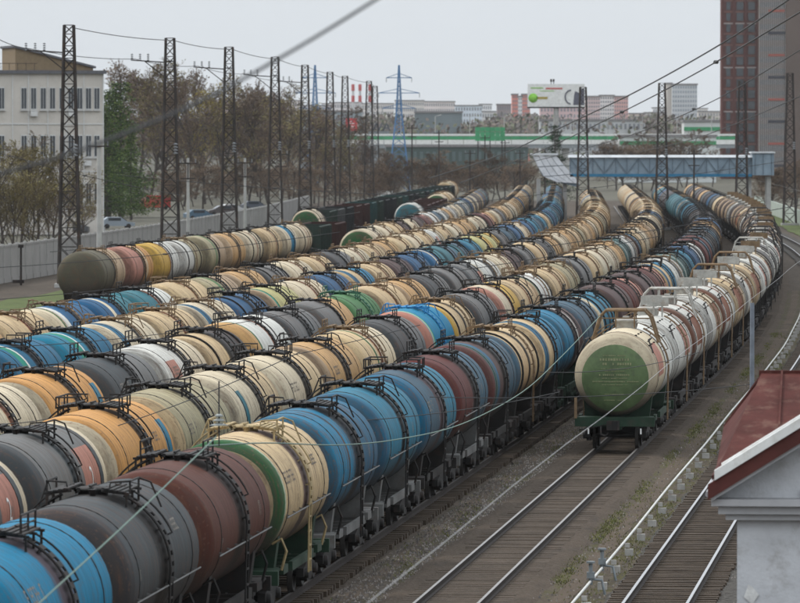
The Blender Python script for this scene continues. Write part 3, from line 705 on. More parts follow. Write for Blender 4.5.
def m_sidestep(side):
    m = MB(); a = 1.0
    p0 = arc(-5.6, .75, .75, TR + .2, 1, side)[0]; p1 = arc(-3.6, .75, .75, TR + .2, 1, side)[0]
    m.tube([arc(-5.9, 1.05, 1.05, TR + .05, 1, side)[0], p0, p1, arc(-3.6, .75, .75, TR, 1, side)[0]], .03, 5); return m
SCHG = [   # the first wagon's end stays pale round its disc
 ('gas_cream_green', 'cream with green disc on its end', dict(base='ivory', end='ivory', far='white', mid='mauve', midw=.2, s1=('sand', -5.6, .5), patch=('pink', -3.0, 3.2), dirt=.45)),
 ('gas_white', 'greyish white', dict(base='white', far='white', mid='white', midw=.1, s1=('pink', 6.0, .3), patch=('pink', 2.0, 4.2), dirt=.7)),
 ('gas_rust', 'white rust-banded', dict(base='white', end='rust', endx=-5.2, far='white', mid='rust', midw=.5, patch=('rust', -2.2, 4.0), dirt=.9)),
 ('gas_ivory', 'ivory rust-streaked', dict(base='white', far='ivory', mid='sand', midw=.4, patch=('rust', 1.8, 4.6), dirt=1.0)),
 ('gas_cream', 'cream rust-striped', dict(base='cream', far='ivory', mid='rust', midw=.4, patch=('rust', 0, 8.0), dirt=.8)),
 ('gas_grey', 'sooty grey-white', dict(base='grey', far='white', mid='black', midw=.6, dirt=1.0)),
 ('gas_brown', 'dirty brown-cream', dict(base='sand', far='mauve', mid='black', midw=.8, dirt=1.0)),
]
SEQG = [0, 1, 2, 3, 2, 4, 3, 4, 1, 3, 5, 5, 1, 5, 6, 6, 3, 6, 5, 6, 6, 5, 6, 4, 6, 6, 5, 6, 6, 6, 6, 6]
HOOPS = {0, 2, 5, 7, 10, 12, 13, 15, 17, 20}
Y = 209.6; k = 0; lab_end = 0
while Y < 640:
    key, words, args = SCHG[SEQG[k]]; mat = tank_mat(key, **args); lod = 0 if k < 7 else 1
    root = empty('gas_tank_wagon', tp(0, Y, RAIL), heading(Y))
    tag(root, ('front gas tank wagon, ' + words + ', heading white train') if k == 0 else '%s gas tank wagon, %s behind the front of the white train' % (words, ordw(k + 1)), 'tank wagon', 'gas tank wagons of the right-hand train')
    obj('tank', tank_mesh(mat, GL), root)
    frame = m_greenframe if k == 0 else m_frame
    bar = m_rustbar if k in (0, 5, 6, 7) else m_whitebar if k < 12 else m_black
    if k in HOOPS: obj('hoop_railing', mesh_for('hoops', lambda: m_hoop(0), bar), root)
    else:
        for px_, py_ in ((-.9, -.45), (.75, -.1)): obj('sign_plate', mesh_for('plates', m_plate, m_whitebar if k < 9 else m_rustbar), root).location = (px_, py_, 0)
    obj('dome', mesh_for('dome', m_dome, m_whitebar), root)
    for x in (-4.9, 4.9): obj('strap', mesh_for('strap', m_strap, m_black), root).location.x = x
    if lod == 0:
        obj('lifting_hooks', mesh_for('hooks', m_rivets, m_black), root)['kind'] = 'stuff'
        for s in (-1, 1):
            obj('ladder', mesh_for('ladder%d' % s, lambda: m_ladder(s), m_rustbar), root); obj('handrail', mesh_for('sidestep%d' % s, lambda: m_sidestep(s), m_black), root)
            obj('coupler', mesh_for('gcoupler%d' % s, lambda: m_coupler(s, GL), m_black), root)
            obj('saddle', mesh_for('saddle', m_saddle, frame), root).location.x = s * 4.9
            bo = obj('bogie', mesh_for('bogie', lambda: m_bogie(False), m_black), root); bo.location.x = s * 5.0
            for x in (-.925, .925):
                for t in (-1, 1):
                    wh = obj('wheel', mesh_for('wheel', m_wheel, m_wheel_), bo); wh.location = (x, t * .78, .475); wh.rotation_euler.z = 0 if t < 0 else math.pi
        obj('underframe', mesh_for('gunderframe', lambda: m_underframe(GL), frame), root)
    else:
        obj('ladder', mesh_for('ladders', lambda: joined(m_ladder(-1), m_ladder(1)), m_black), root)
        obj('underframe', mesh_for('gunderframe_b', lambda: joined(m_underframe(GL, True), *[shift(m_saddle(), s * 4.9) for s in (-1, 1)], *[shift(m_bogie(True), s * 5.0) for s in (-1, 1)]), frame), root)
    if k == 0:
        # green disc painted on the dished end, with lines of (illegible) lettering; white buffers marks on the beam
        m = MB(); rr = 1.22; n = 40; prof = tank_profile(GL, TR)
        def endx(r_):
            for (x0, r0), (x1, r1) in zip(prof, prof[1:]):
                if r0 <= r_ <= r1: return x0 + (x1 - x0) * (r_ - r0) / (r1 - r0)
            return -GL
        rings = [.02, .25, .5, .75, .95, 1.1, rr]
        vs = [(endx(q) - .012, q * math.cos(2 * math.pi * j / n), TZ - .12 + q * math.sin(2 * math.pi * j / n)) for q in rings for j in range(n)]
        vs = [(endx(min(1.49, math.hypot(y, z - TZ))) - .012, y, z) for _, y, z in vs]
        m.add(vs, [(i * n + j, i * n + (j + 1) % n, (i + 1) * n + (j + 1) % n, (i + 1) * n + j) for i in range(len(rings) - 1) for j in range(n)], 0, True)
        obj('end_disc', m.mesh('end_disc', plain('green_disc_paint', (.085, .125, .055), .6, .3, 1.5, rust=(.05, .055, .04))), root)
        m = MB(); q_ = random.Random(3)
        for z, hw, h, gap in ((.80, .42, .05, .06), (.66, .52, .10, .1), (.50, .60, .085, .09), (.33, .5, .03, .04), (.24, .35, .03, .04), (.10, .55, .06, .07), (-.02, .45, .03, .04), (-.14, .85, .05, .06), (-.26, .45, .03, .04), (-.60, .35, .035, .05), (-.82, .38, .035, .05)):
            y = hw
            while y > -hw:
                wd = gap * q_.uniform(.45, .8)
                if q_.random() > .12: m.box((endx(min(1.45, math.hypot(y, z - .1))) - .02, y, TZ + z - .1), (.012, wd, h * q_.uniform(.7, 1)))
                y -= gap
        obj('end_lettering', m.mesh('end_lettering', plain('faded_lettering', (.21, .22, .12), .7, .3, 5)), root)['kind'] = 'stuff'
        m = MB()
        for y in (-.95, .95): m.box((-GL - .05, y, .66), (.10, .05, .2))
        obj('beam_mark', m.mesh('beam_mark', m_white), root)
        m = MB(); m.box((-GL - .02, 1.42, 1.5), (.06, .1, .75)); obj('end_post', m.mesh('end_post', m_rustbar), root)
    Y += 14.8 / math.sqrt(1 + slope(Y) ** 2); k += 1

# ------------------------------------------------------------------ open gondola wagons
def m_gondola_body():
    m = MB(); L, W, z0, z1 = 6.4, 1.5, 1.15, 3.75
    for y in (-W, W):
        m.box((0, y, (z0 + z1) / 2), (2 * L, .08, z1 - z0)); m.box((0, y, z1), (2 * L + .1, .16, .12)); m.box((0, y, z0), (2 * L, .16, .2))
        for i in range(8): m.box((-L + .1 + i * (2 * L - .2) / 7, y + math.copysign(.09, y), (z0 + z1) / 2), (.16, .12, z1 - z0))
    for x in (-L, L):
        m.box((x, 0, (z0 + z1) / 2), (.08, 2 * W, z1 - z0)); m.box((x, 0, z1), (.16, 2 * W, .12))
        for y in (-.9, 0, .9): m.box((x + math.copysign(.09, x), y, (z0 + z1) / 2), (.12, .14, z1 - z0))
    m.box((0, 0, z0), (2 * L, 2 * W, .1)); return m
GC = {'green': plain('gondola_green', (0.0175, 0.0325, 0.0250), .7, .3, 1.2, rust=(.06, .035, .025)), 'rusty red': plain('gondola_red', (0.0425, 0.0175, 0.0140), .75, .3, 1.2, rust=(.05, .03, .025)),
      'grey': plain('gondola_grey', (0.0550, 0.0575, 0.0575), .75, .3, 1.2, rust=(.07, .05, .04)), 'teal': plain('gondola_teal', (0.0150, 0.0500, 0.0475), .7, .3, 1.2, rust=(.06, .04, .03)), 'black': plain('gondola_black', (0.0150, 0.0175, 0.0185), .75, .3, 1.2, rust=(.05, .03, .025))}
def gondola(off, Y, col, lab):
    root = empty('gondola_wagon', tp(off, Y, RAIL), heading(Y)); tag(root, lab, 'gondola wagon', 'open gondola wagons')
    obj('body', mesh_for('gondola_body', m_gondola_body, GC[col]), root)
    obj('underframe', mesh_for('gondola_frame', lambda: joined(m_underframe(6.5, True), *[shift(m_bogie(True), s * 4.3) for s in (-1, 1)]), m_frame), root)
Y = 347.5 + 10 * 12 + 1.2
for i, c in enumerate(('green', 'rusty red')): gondola(OFFS['R1'], Y, c, '%s open gondola coupled behind the olive-led tank row' % c); Y += 13.95
Y = 560
for i, c in enumerate('green grey black,rusty red,rusty red,teal,green black'.replace(' ', ',').replace('rusty,red', 'rusty red').split(',') + ['black', 'green', 'teal', 'black', 'black', 'green', 'black', 'teal', 'black', 'green', 'black', 'green', 'black']):
    gondola(OFFS['R0'], Y, c, '%s open gondola, %s in the far-left dark gondola string' % (c, ordw(i + 1))); Y += 13.93
for i in range(5): gondola(OFFS['R1'], 610 + 13.93 * i, 'rusty red', 'rusty red open gondola, %s behind the teal-ended tank wagon' % ordw(i + 1))
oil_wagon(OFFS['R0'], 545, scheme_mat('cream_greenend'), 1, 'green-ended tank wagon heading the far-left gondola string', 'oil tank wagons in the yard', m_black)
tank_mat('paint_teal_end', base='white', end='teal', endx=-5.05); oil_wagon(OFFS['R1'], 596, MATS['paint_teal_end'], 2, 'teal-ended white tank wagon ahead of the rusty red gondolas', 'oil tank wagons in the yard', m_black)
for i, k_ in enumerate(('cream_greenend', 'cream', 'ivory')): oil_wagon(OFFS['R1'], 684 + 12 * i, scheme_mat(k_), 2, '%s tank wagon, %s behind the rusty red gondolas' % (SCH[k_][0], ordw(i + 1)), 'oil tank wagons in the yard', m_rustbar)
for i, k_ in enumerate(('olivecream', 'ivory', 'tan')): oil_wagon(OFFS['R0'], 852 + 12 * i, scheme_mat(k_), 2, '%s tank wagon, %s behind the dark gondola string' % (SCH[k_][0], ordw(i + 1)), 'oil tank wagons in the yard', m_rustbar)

# ------------------------------------------------------------------ white pipe on concrete blocks beside the empty track
root = empty('pipeline', tp(3.15, 136)); tag(root, 'thin white pipe on small blocks running between the tracks', 'pipeline')
def loc_in(o, p): return Vector(p) - o.location
m = MB(); m.tube([loc_in(root, tp(3.15 + .02 * math.sin(Y * .13), Y, .38)) for Y in range(60, 430, 3)], .034, 8)
obj('pipe', m.mesh('pipe', plain('pipe_paint', (.46, .46, .44), .7, .15, 2, rust=(.3, .27, .23))), root)
m = MB(); m.box((0, -.05, .10), (.18, .24, .2)); m.box((0, 0, .30), (.07, .14, .12)); blk = m.mesh('support_block', plain('pale_block', (.34, .33, .31), .85, .2, 3, bump=.02))
Y = 62.0
while Y < 420:
    o = obj('support_block', blk, root); o.location = loc_in(root, tp(3.28, Y, .02)); o.rotation_euler.z = heading(Y) + rnd.uniform(-.1, .1); Y += rnd.uniform(5.4, 6.4)
for Y in (142.0, 146.5):
    m = MB(); m.tube([(0, 0, .3), (0, 0, .85)], .05, 8); m.lathe([(0, .11), (.05, .11)], 12, 'z', (0, 0, .85)); m.box((0, 0, .55), (.2, .14, .16)); m.tube([(0, 0, .45), (.28, -.05, .42), (.36, -.05, .05)], .035, 6)
    obj('valve', m.mesh('valve', plain('valve_grey', (.16, .18, .19), .6)), root, loc_in(root, tp(3.15, Y, 0)))

# weeds along the pipe and the path edges
m = MB(); q = random.Random(11)
for i in range(40000):
    Y = 110 + 220 * q.random() ** 1.4; off = q.choice([q.gauss(2.0, .25), q.gauss(3.4, .25), q.gauss(-2.55, .3), q.gauss(3.0, .4), q.gauss(1.8, .2), q.gauss(2.1, .2)])
    if math.sin(Y * .35 + off * 3) + math.sin(Y * .11 + 2) * .8 + math.sin(Y * 1.7 + off * 5) * .5 < q.uniform(-.8, 1.6): continue
    p = tp(off, Y, .03); h = q.uniform(.02, .085)
    for j in range(2):
        a = q.uniform(0, 6.28); d = Vector((math.cos(a), math.sin(a), 0)) * q.uniform(.008, .022); l = Vector((q.uniform(-.05, .05), q.uniform(-.05, .05), h))
        m.add([p - d, p + d, p + l], [(0, 1, 2)], j)
tag(obj('weeds', m.mesh('weeds', [plain('weed_green', (.085, .10, .03), .8, .4, .8), plain('weed_straw', (.15, .14, .05), .8, .4, .8)])), 'sparse yellow-green weeds growing along the white pipe', 'weeds', kind='stuff')
# loose ballast stones
m = MB(); q = random.Random(12)
for i in range(20000):
    Y = 118 + 150 * q.random() ** 1.6; off = q.choice([q.uniform(-3.3, -1.7), q.uniform(3.7, 4.2), q.uniform(-1.9, 7)]); p = tp(off, Y, .05); r = q.uniform(.02, .055)
    d = [Vector((q.uniform(.6, 1) * math.cos(k * 2.09 + off), q.uniform(.6, 1) * math.sin(k * 2.09 + off), -.3)) * r for k in range(3)]
    m.add([p + d[0], p + d[1], p + d[2], p + Vector((0, 0, r * q.uniform(.5, 1.1)))], [(0, 1, 3), (1, 2, 3), (2, 0, 3)], q.randrange(2))
tag(obj('loose_stones', m.mesh('loose_stones', [plain('stone_pale', (.22, .20, .185), .9, .4, 1), plain('stone_dark', (.10, .09, .085), .9, .4, 1)])), 'loose ballast stones scattered between the tracks', 'stones', kind='stuff')

# ------------------------------------------------------------------ small building with the red roof, lower right
root = empty('trackside_building', PX(737, 603, 100)); root.location.z = -.12; root.rotation_euler.z = -math.atan(.085)
tag(root, 'small white plastered building with red metal roof at the lower right', 'building')
m_plaster = plain('white_plaster', (.47, .48, .50), .9, .14, 1.3, rust=(.30, .29, .28), bump=.03, rustamt=.6)
m_trim = plain('grey_trim', (.36, .36, .37), .85, .15, 1.0)
m_redroof = plain('red_roof_metal', (.068, .023, .0195), .7, .3, 1.1, rust=(.2, .13, .10), rustamt=.35, spec=.04)
m_fascia = plain('dark_red_fascia', (.075, .022, .018), .7, .3, 1.5)
m = MB(); m.box((6, 3.5, 2.6), (12, 7, 5.2)); obj('wall', m.mesh('wall', m_plaster), root)
m = MB(); m.box((5.95, -.05, 5.00), (12.3, .3, .10)); m.box((5.92, -.10, 5.13), (12.5, .4, .14)); m.box((5.9, -.16, 5.27), (12.7, .52, .12)); obj('cornice', m.mesh('cornice', m_trim), root)
m = MB(); m.box((-.04, 3.5, 5.12), (.2, 7.1, .3)); obj('side_cornice', m.mesh('side_cornice', m_trim), root)
sl = math.tan(R(32)); gx = 6.0
m = MB(); m.prism([(-.38, -.02, 5.335), (12.4, -.02, 5.335), (gx, -.02, 5.29 + (gx + .45) * sl)], (0, .12, 0)); obj('pediment', m.mesh('pediment', m_plaster), root)
m = MB(); m.bar((1.15, -.07, 5.43), (gx, -.07, 5.43 + (gx - 1.15) * sl), .07, .1); m.bar((1.15, -.07, 5.43), (10.8, -.07, 5.43), .07, .1); obj('pediment_moulding', m.mesh('pediment_moulding', m_trim), root)
# gable slab of the pediment, its dark fascia and its white drip edge
ex, ez = -.45, 5.30
def slab(x0, x1, y0, y1, dz0, dz1):
    z = lambda x: ez + (x - ex) * sl
    return [(x0, y0, z(x0) + dz0), (x1, y0, z(x1) + dz0), (x1, y0, z(x1) + dz1), (x0, y0, z(x0) + dz1)], (0, y1 - y0, 0)
m = MB(); P, e = slab(ex, gx, -.55, 0.6, .0, .06); m.prism(P, e); obj('soffit', m.mesh('soffit', m_trim), root)
m = MB(); P, e = slab(ex - .06, gx, -.60, -.48, .062, .34); m.prism(P, e); obj('fascia', m.mesh('fascia', m_fascia), root)
m = MB(); P, e = slab(ex + .06, gx, -.66, -.44, .342, .52); m.prism(P, e); P, e = slab(ex + .18, gx, -.43, -.28, .46, .56); m.prism(P, e); obj('drip_edge', m.mesh('drip_edge', m_white), root)
m = MB(); P, e = slab(ex, gx, -.27, 3.0, .36, .44); m.prism(P, e); obj('gable_roof', m.mesh('gable_roof', m_redroof), root)
# main roof rising away from the camera to a level ridge
m = MB(); e0, e1 = 5.55, 7.25
for i in range(11):
    xa, xb = -.45 + i * 1.15, -.45 + (i + 1) * 1.15 - .01
    def P_(x, u): return Vector((x + (.75 * u if x < 0 else .0 if i else (.75 * u * (0.7 - x) / 1.15)), -.2 + .5 * (1 - u) + 6.6 * u, e0 + (e1 - e0) * u))
    lo, hi = (P_(xa, 0), P_(xb, 0)), (P_(xa, 1), P_(xb, 1))
    if i == 0: hi = (hi[0], Vector((xb, 6.4, e1))); 
    m.prism([lo[0], lo[1], hi[1], hi[0]], (0, 0, .05))
    m.bar(lo[1] + Vector((0, 0, .07)), hi[1] + Vector((0, 0, .07)), .035, .07)
m.bar((.25, 6.42, e1 + .05), (12, 6.42, e1 + .05), .1)
m.prism([(.3, 6.45, e1), (12, 6.45, e1), (12, 7.6, 6.2), (-.45, 7.6, 6.2)], (0, 0, .05))
m.prism([(-.45, .3, 5.50), (.3, 6.4, 7.2), (-.45, 7.6, 6.2)], (.05, 0, -.03))
obj('main_roof', m.mesh('main_roof', m_redroof), root)

m = MB(); m.tube([(-.52, .2, 5.38), (-.52, 7.4, 5.38)], .06, 8); obj('gutter', m.mesh('gutter', m_trim), root)
m = MB(); q = random.Random(4)
for (cx_, cz, w_, h_) in ((.02, .55, .5, .22), (.7, .9, .35, .12), (1.3, 2.6, .3, .16), (.25, 3.6, .22, .3)):
    P = [(cx_ + w_ * (.5 + q.uniform(-.15, .15)) * math.cos(k * .7), -.004, cz + h_ * (.6 + q.uniform(-.25, .25)) * math.sin(k * .7)) for k in range(9)]
    m = MB(); m.prism(P, (0, -.025, 0)); obj('plaster_patch', m.mesh('plaster_patch', plain('bare_plaster', (.55, .55, .54), .9, .25, 4, bump=.02)), root)

# grey post beside the train
root = empty('steel_post', PX(752, 400, 150)); root.location.z = 0; tag(root, 'thin blue-grey steel post beside the white train', 'post')
m = MB(); m.tube([(0, 0, 0), (0, 0, 7.2)], .07, 10, r2=.06); obj('shaft', m.mesh('shaft', plain('bluegrey_paint', (.16, .18, .21), .5)), root)
m = MB(); m.lathe([(0, .16), (.04, .16), (.06, .1)], 10, 'z', (0, 0, 0)); obj('base_plate', m.mesh('base_plate', m_frame), root)

# ------------------------------------------------------------------ concrete wall, left, panel by panel
root = empty('concrete_wall', tp(-60, 400)); tag(root, 'long pale concrete panel wall along the left of the yard', 'wall')
m = MB(); m.box((0, 0, 1.5), (3.96, .14, 3.0)); m.box((0, -.08, 2.9), (3.96, .06, .16)); m.box((0, -.08, .2), (3.96, .06, .4)); pm = m.mesh('panel', plain('wall_concrete', (.235, .225, .215), .9, .12, .35, rust=(.22, .21, .20), bump=.02))
m = MB(); m.box((0, 0, 1.55), (.22, .26, 3.1)); pp = m.mesh('post', m_concrete)
Y = 400
while Y < 800:
    off = -60 + 4.5 * min(1, max(0, (Y - 430) / 250))
    o = obj('panel', pm, root); o.location = loc_in(root, tp(off, Y)); o.rotation_euler.z = heading(Y)
    o = obj('post', pp, root); o.location = loc_in(root, tp(off, Y + 2)); o.rotation_euler.z = heading(Y); Y += 4.0
# right-hand wall by the far grass
root = empty('low_wall', tp(11.5, 600)); tag(root, 'low pale green wall right of the tracks near the bridge', 'wall')
m = MB(); m.box((0, 0, 1.0), (3.96, .16, 2.0)); pm2 = m.mesh('panel', plain('pale_wall', (.33, .37, .33), .9, .15, .4))
Y = 640
while Y < 900:
    o = obj('panel', pm2, root); o.location = loc_in(root, tp(11.5, Y)); o.rotation_euler.z = heading(Y); Y += 4.0

# ------------------------------------------------------------------ lattice masts
def mast_meshes(T, b0=.82, b1=.36, bay=1.05):
    hw = lambda z: b0 + (b1 - b0) * z / T
    legs = []
    for sx in (-1, 1):
        for sy in (-1, 1):
            m = MB(); m.bar((sx * b0, sy * b0, 0), (sx * b1, sy * b1, T), .15); legs.append(m.mesh('leg', m_lattice))
    m = MB(); z = 0
    while z < T - .3:
        z2 = min(T, z + bay * (1.5 - .7 * z / T)); a, b = hw(z), hw(z2)
        for (x0, y0), (x1, y1) in (((-1, -1), (1, -1)), ((1, -1), (1, 1)), ((1, 1), (-1, 1)), ((-1, 1), (-1, -1))):
            m.bar((x0 * a, y0 * a, z), (x1 * b, y1 * b, z2), .055); m.bar((x1 * a, y1 * a, z), (x0 * b, y0 * b, z2), .055); m.bar((x0 * b, y0 * b, z2), (x1 * b, y1 * b, z2), .055)
        z = z2
    br = m.mesh('bracing', m_lattice)
    m = MB(); m.box((0, 0, .15), (2.2, 2.2, .3)); return legs, br, m.mesh('footing', m_concrete)
LEGS, BRAC, FOOT = mast_meshes(20.0)
m = MB(); m.bar((-.35, 0, 17.9), (-3.4, 0, 18.1), .10); m.bar((-.4, 0, 16.6), (-2.2, 0, 18.0), .08); m.bar((-.35, 0, 18.0), (.4, 0, 18.0), .1)
BRK = m.mesh('bracket', m_lattice)
m = MB()
for k in range(4): m.lathe([(k * .16, .05), (k * .16 + .04, .13), (k * .16 + .12, .05)], 8, 'z')
INS = m.mesh('insulator', plain('porcelain', (.20, .21, .22), .35))
MASTS = []
def mast(p, T, lab, bracket=True, rz=0, group='lattice masts along the yard'):
    root = empty('lattice_mast', p, rz); tag(root, lab, 'mast', group); s = T / 20
    for me in LEGS: obj('leg', me, root).scale = (1, 1, s)
    obj('bracing', BRAC, root).scale = (1, 1, s); obj('footing', FOOT, root)
    if bracket:
        o = obj('bracket', BRK, root); o.scale = (1, 1, s)
        for x in (-3.3, -2.6, -1.9): i = obj('insulator', INS, o); i.location = (x, 0, 18.05)
    i = obj('insulator', INS, root); i.location = (.5, -.6, 10.0 * s); i.scale = (1.6, 1.6, 1.6)
    return root
LM = [(69, 25, 430), (170, 38, 486), (229, 47, 535), (275, 57, 604), (305, 65, 674), (330, 72, 750), (345, 76, 800), (369, 81, 870), (375, 86, 950)]
for i, (x, y, Y) in enumerate(LM):
    p = PX(x, y, Y); T = p.z; p.z = 0; MASTS.append((p, T))
    mast(p, T, 'dark lattice mast, %s from the left in the left-hand mast line' % ordw(i + 1), i < 5)
RM = [(583, 87, 690, 'dark lattice mast in front of the left end of the blue footbridge'), (662, 83, 690, 'dark lattice mast in front of the middle of the blue footbridge'), (742, 81, 690, 'dark lattice mast in front of the right end of the footbridge'), (790, 73, 725, 'dark lattice mast on the right by the low wall')]
for x, y, Y, lab in RM:
    p = PX(x, y, Y); T = p.z; p.z = 0; mast(p, T, lab, False); MASTS.append((p, T))

def conc_pole(x, ytop, Y, r, lab, arms=1, mat=None):
    p = PX(x, ytop, Y); T = p.z; p.z = 0; root = empty('concrete_pole', p); tag(root, lab, 'pole', 'concrete poles')
    m = MB(); m.tube([(0, 0, 0), (0, 0, T)], r, 10, r2=r * .7); obj('shaft', m.mesh('shaft', mat or m_concrete), root)
    m = MB()
    for k in range(arms): m.box((0, -.16, T - .5 - k * 1.4), (1.7 - .3 * k, .12, .12))
    if arms > 1: m.box((0, -.2, T - 1.2), (.1, .06, 1.6))
    obj('crossarm', m.mesh('crossarm', m_lattice), root)
    for k in (-.7, .7): i = obj('insulator', INS, root); i.location = (k, 0, T - .45); i.scale = (.6, .6, .6)
conc_pole(99, 140, 455, .24, 'thick grey concrete pole beside the leftmost lattice mast', 1)
conc_pole(188, 158, 520, .17, 'grey concrete pole between the second and third lattice masts', 2)
conc_pole(245, 158, 570, .17, 'grey concrete pole between the third and fourth lattice masts', 2)
conc_pole(281, 150, 640, .14, 'slim grey concrete pole right of the fourth lattice mast', 2)
for i, (x, y, Y) in enumerate(((412, 125, 900), (439, 130, 900), (470, 150, 850), (485, 135, 980), (505, 140, 1000), (520, 150, 900), (545, 150, 720), (694, 150, 690))):
    conc_pole(x, y, Y, .13, 'slim dark pole, %s from the left beyond the wagon rows' % ordw(i + 1), 2, m_lattice)
root = empty('short_post', PX(21, 283, 436)); root.location.z = 0; tag(root, 'short dark post standing before the concrete wall', 'post')
m = MB(); m.box((0, 0, 1.5), (.16, .16, 3.0)); obj('shaft', m.mesh('shaft', m_lattice), root)
m = MB(); m.box((0, 0, 3.05), (.4, .3, .25)); m.box((-.2, 0, .3), (.9, .3, .25)); obj('fitting', m.mesh('fitting', m_lattice), root)

# ------------------------------------------------------------------ overhead wires
NW = [0]
def wire(pts, r, lab, mat=None, knots=(), sag=0):
    pts = [Vector(p) for p in pts]
    if sag and len(pts) == 2:
        a, b = pts; pts = [a.lerp(b, t / 12) - Vector((0, 0, sag * 4 * (t / 12) * (1 - t / 12))) for t in range(13)]
    root = empty('overhead_wire', pts[0]); tag(root, lab, 'wire', 'overhead wires')
    m = MB(); m.tube([p - pts[0] for p in pts], r, 6); obj('strand', m.mesh('strand', mat or m_wire), root)
    for kpt in knots:
        kk = MB(); kk.lathe([(-.16, .02), (-.1, r * 2.6), (.1, r * 2.6), (.16, .02)], 8, 'x', Vector(kpt) - pts[0]); obj('clamp', kk.mesh('clamp', m_wire), root)
def smooth(pts, n=6):
    out = []
    for i in range(len(pts) - 1):
        p0, p1, p2, p3 = pts[max(0, i - 1)], pts[i], pts[i + 1], pts[min(len(pts) - 1, i + 2)]
        for k in range(n):
            t = k / n; out.append(.5 * ((2 * p1) + (-p0 + p2) * t + (2 * p0 - 5 * p1 + 4 * p2 - p3) * t * t + (-p0 + 3 * p1 - 3 * p2 + p3) * t ** 3))
    return out + [pts[-1]]
wire(smooth([PX(-60, 188, 36), PX(60, 157, 37), PX(190, 106, 38.5), PX(290, 52, 40), PX(375, 0, 41), PX(460, -55, 42)]), .013, 'thick blurred wire rising across the upper left of the sky')
wire(smooth([PX(10, 632, 72), PX(44, 599, 75), PX(130, 520, 84), PX(216, 437, 95)]), .013, 'pale green wire crossing the front blue and slate wagons', m_patina)
wire(smooth([PX(205, 446, 110), PX(267, 443, 122), PX(340, 445, 134), PX(400, 439, 144), PX(462, 424, 155), PX(521, 393, 168), PX(560, 358, 178), PX(600, 316, 190)]), .015, 'pale green sagging wire crossing below the blue wagons', m_patina)
di = empty('wire_insulator', PX(219, 426, 112)); tag(di, 'grey dish insulator hanging at the joint of the pale green wires', 'insulator')
m = MB()
for k, r_ in enumerate((.20, .14, .10)): m.lathe([(k * .09, .03), (k * .09 + .015, r_), (k * .09 + .06, .04)], 14, 'z')
obj('discs', m.mesh('discs', plain('porcelain_pale', (.28, .30, .29), .35)), di)
m = MB(); m.tube([(0, 0, -.4), (0, 0, .9)], .015, 6); obj('rod', m.mesh('rod', m_wire), di)
wire([tp(OFFS['R8'] + .2, Yw, 6.02 + .03 * math.cos(Yw * .13)) for Yw in range(55, 700, 12)], .006, 'pale contact wire above the empty track', plain('wire_grey', (.3, .3, .3), .5))
wire(smooth([PX(840, -14, 230), PX(800, 12, 250), PX(700, 71, 330), PX(622, 112, 400), PX(540, 151, 500), PX(460, 183, 600)]), .04, 'dark wire sloping from the top right across both towers', knots=[PX(622, 112, 400), PX(716, 62, 318)])
wire(smooth([PX(800, -8, 300), PX(721, 44, 350), PX(641, 89, 400), PX(581, 118, 450), PX(500, 155, 550), PX(430, 178, 640)]), .05, 'wire just above the lower tower wire, ending over the yard')
wire(smooth([PX(810, 44, 300), PX(719, 98, 380), PX(658, 125, 440), PX(608, 142, 500), PX(520, 165, 600)]), .032, 'thin wire crossing the foot of the red tower', knots=[PX(694, 109, 405)])
wire(smooth([PX(810, 92, 350), PX(740, 122, 420), PX(690, 140, 500), PX(640, 152, 560)]), .03, 'thin low wire ending at the footbridge')
for i in range(8):
    (p, T), (p2, T2) = MASTS[i], MASTS[i + 1]
    wire([p + Vector((.3, 0, T - .2)), p2 + Vector((.3, 0, T2 - .2))], .035, 'wire between the tops of left-hand masts %s and %s' % (ordw(i + 1), ordw(i + 2)), sag=.2)
    if i < 5: wire([p + Vector((-3, 0, T * .91)), p2 + Vector((-3, 0, T2 * .91))], .03, 'bracket wire between left-hand masts %s and %s' % (ordw(i + 1), ordw(i + 2)), sag=.25)
wire([PX(-30, 20, 380), MASTS[0][0] + Vector((-3, 0, MASTS[0][1] * .91))], .03, 'wire from the left picture edge to the first mast bracket', sag=.4)
cross = [((0, 424), (130, 388), 150, 'over the grey and orange wagons'), ((-10, 462), (300, 352), 140, 'over the pink-patched grey wagon'), ((250, 424), (560, 392), 150, 'over the cream and maroon wagons'), ((430, 397), (810, 377), 165, 'level with the red roof top'), ((-10, 348), (330, 306), 190, 'over the blue-ringed wagons'), ((-10, 405), (420, 325), 175, 'over the orange-tan wagon'), ((540, 372), (700, 352), 190, 'across the green end disc'), ((-10, 300), (300, 262), 320, 'below the olive wagon'), ((-10, 268), (340, 232), 330, 'across the olive wagon'), ((50, 252), (360, 212), 420, 'above the olive row'), ((300, 290), (660, 236), 300, 'over the middle rows'), ((380, 268), (800, 205), 380, 'over the far throat of the yard'), ((120, 175), (430, 196), 480, 'before the bare trees'), ((400, 210), (790, 160), 520, 'before the blue footbridge'), ((-10, 150), (180, 195), 440, 'across the white office block')]
for (a, b, Y, lab) in cross:
    wire([PX(a[0], a[1], Y), PX(b[0], b[1], Y + 14)], .012 if Y < 200 else .02 if Y < 360 else .026, 'thin cross-span wire ' + lab, sag=.25, knots=[PX((a[0] + b[0]) / 2, (a[1] + b[1]) / 2 , Y + 7) - Vector((0, 0, .25))] if Y > 300 else ())

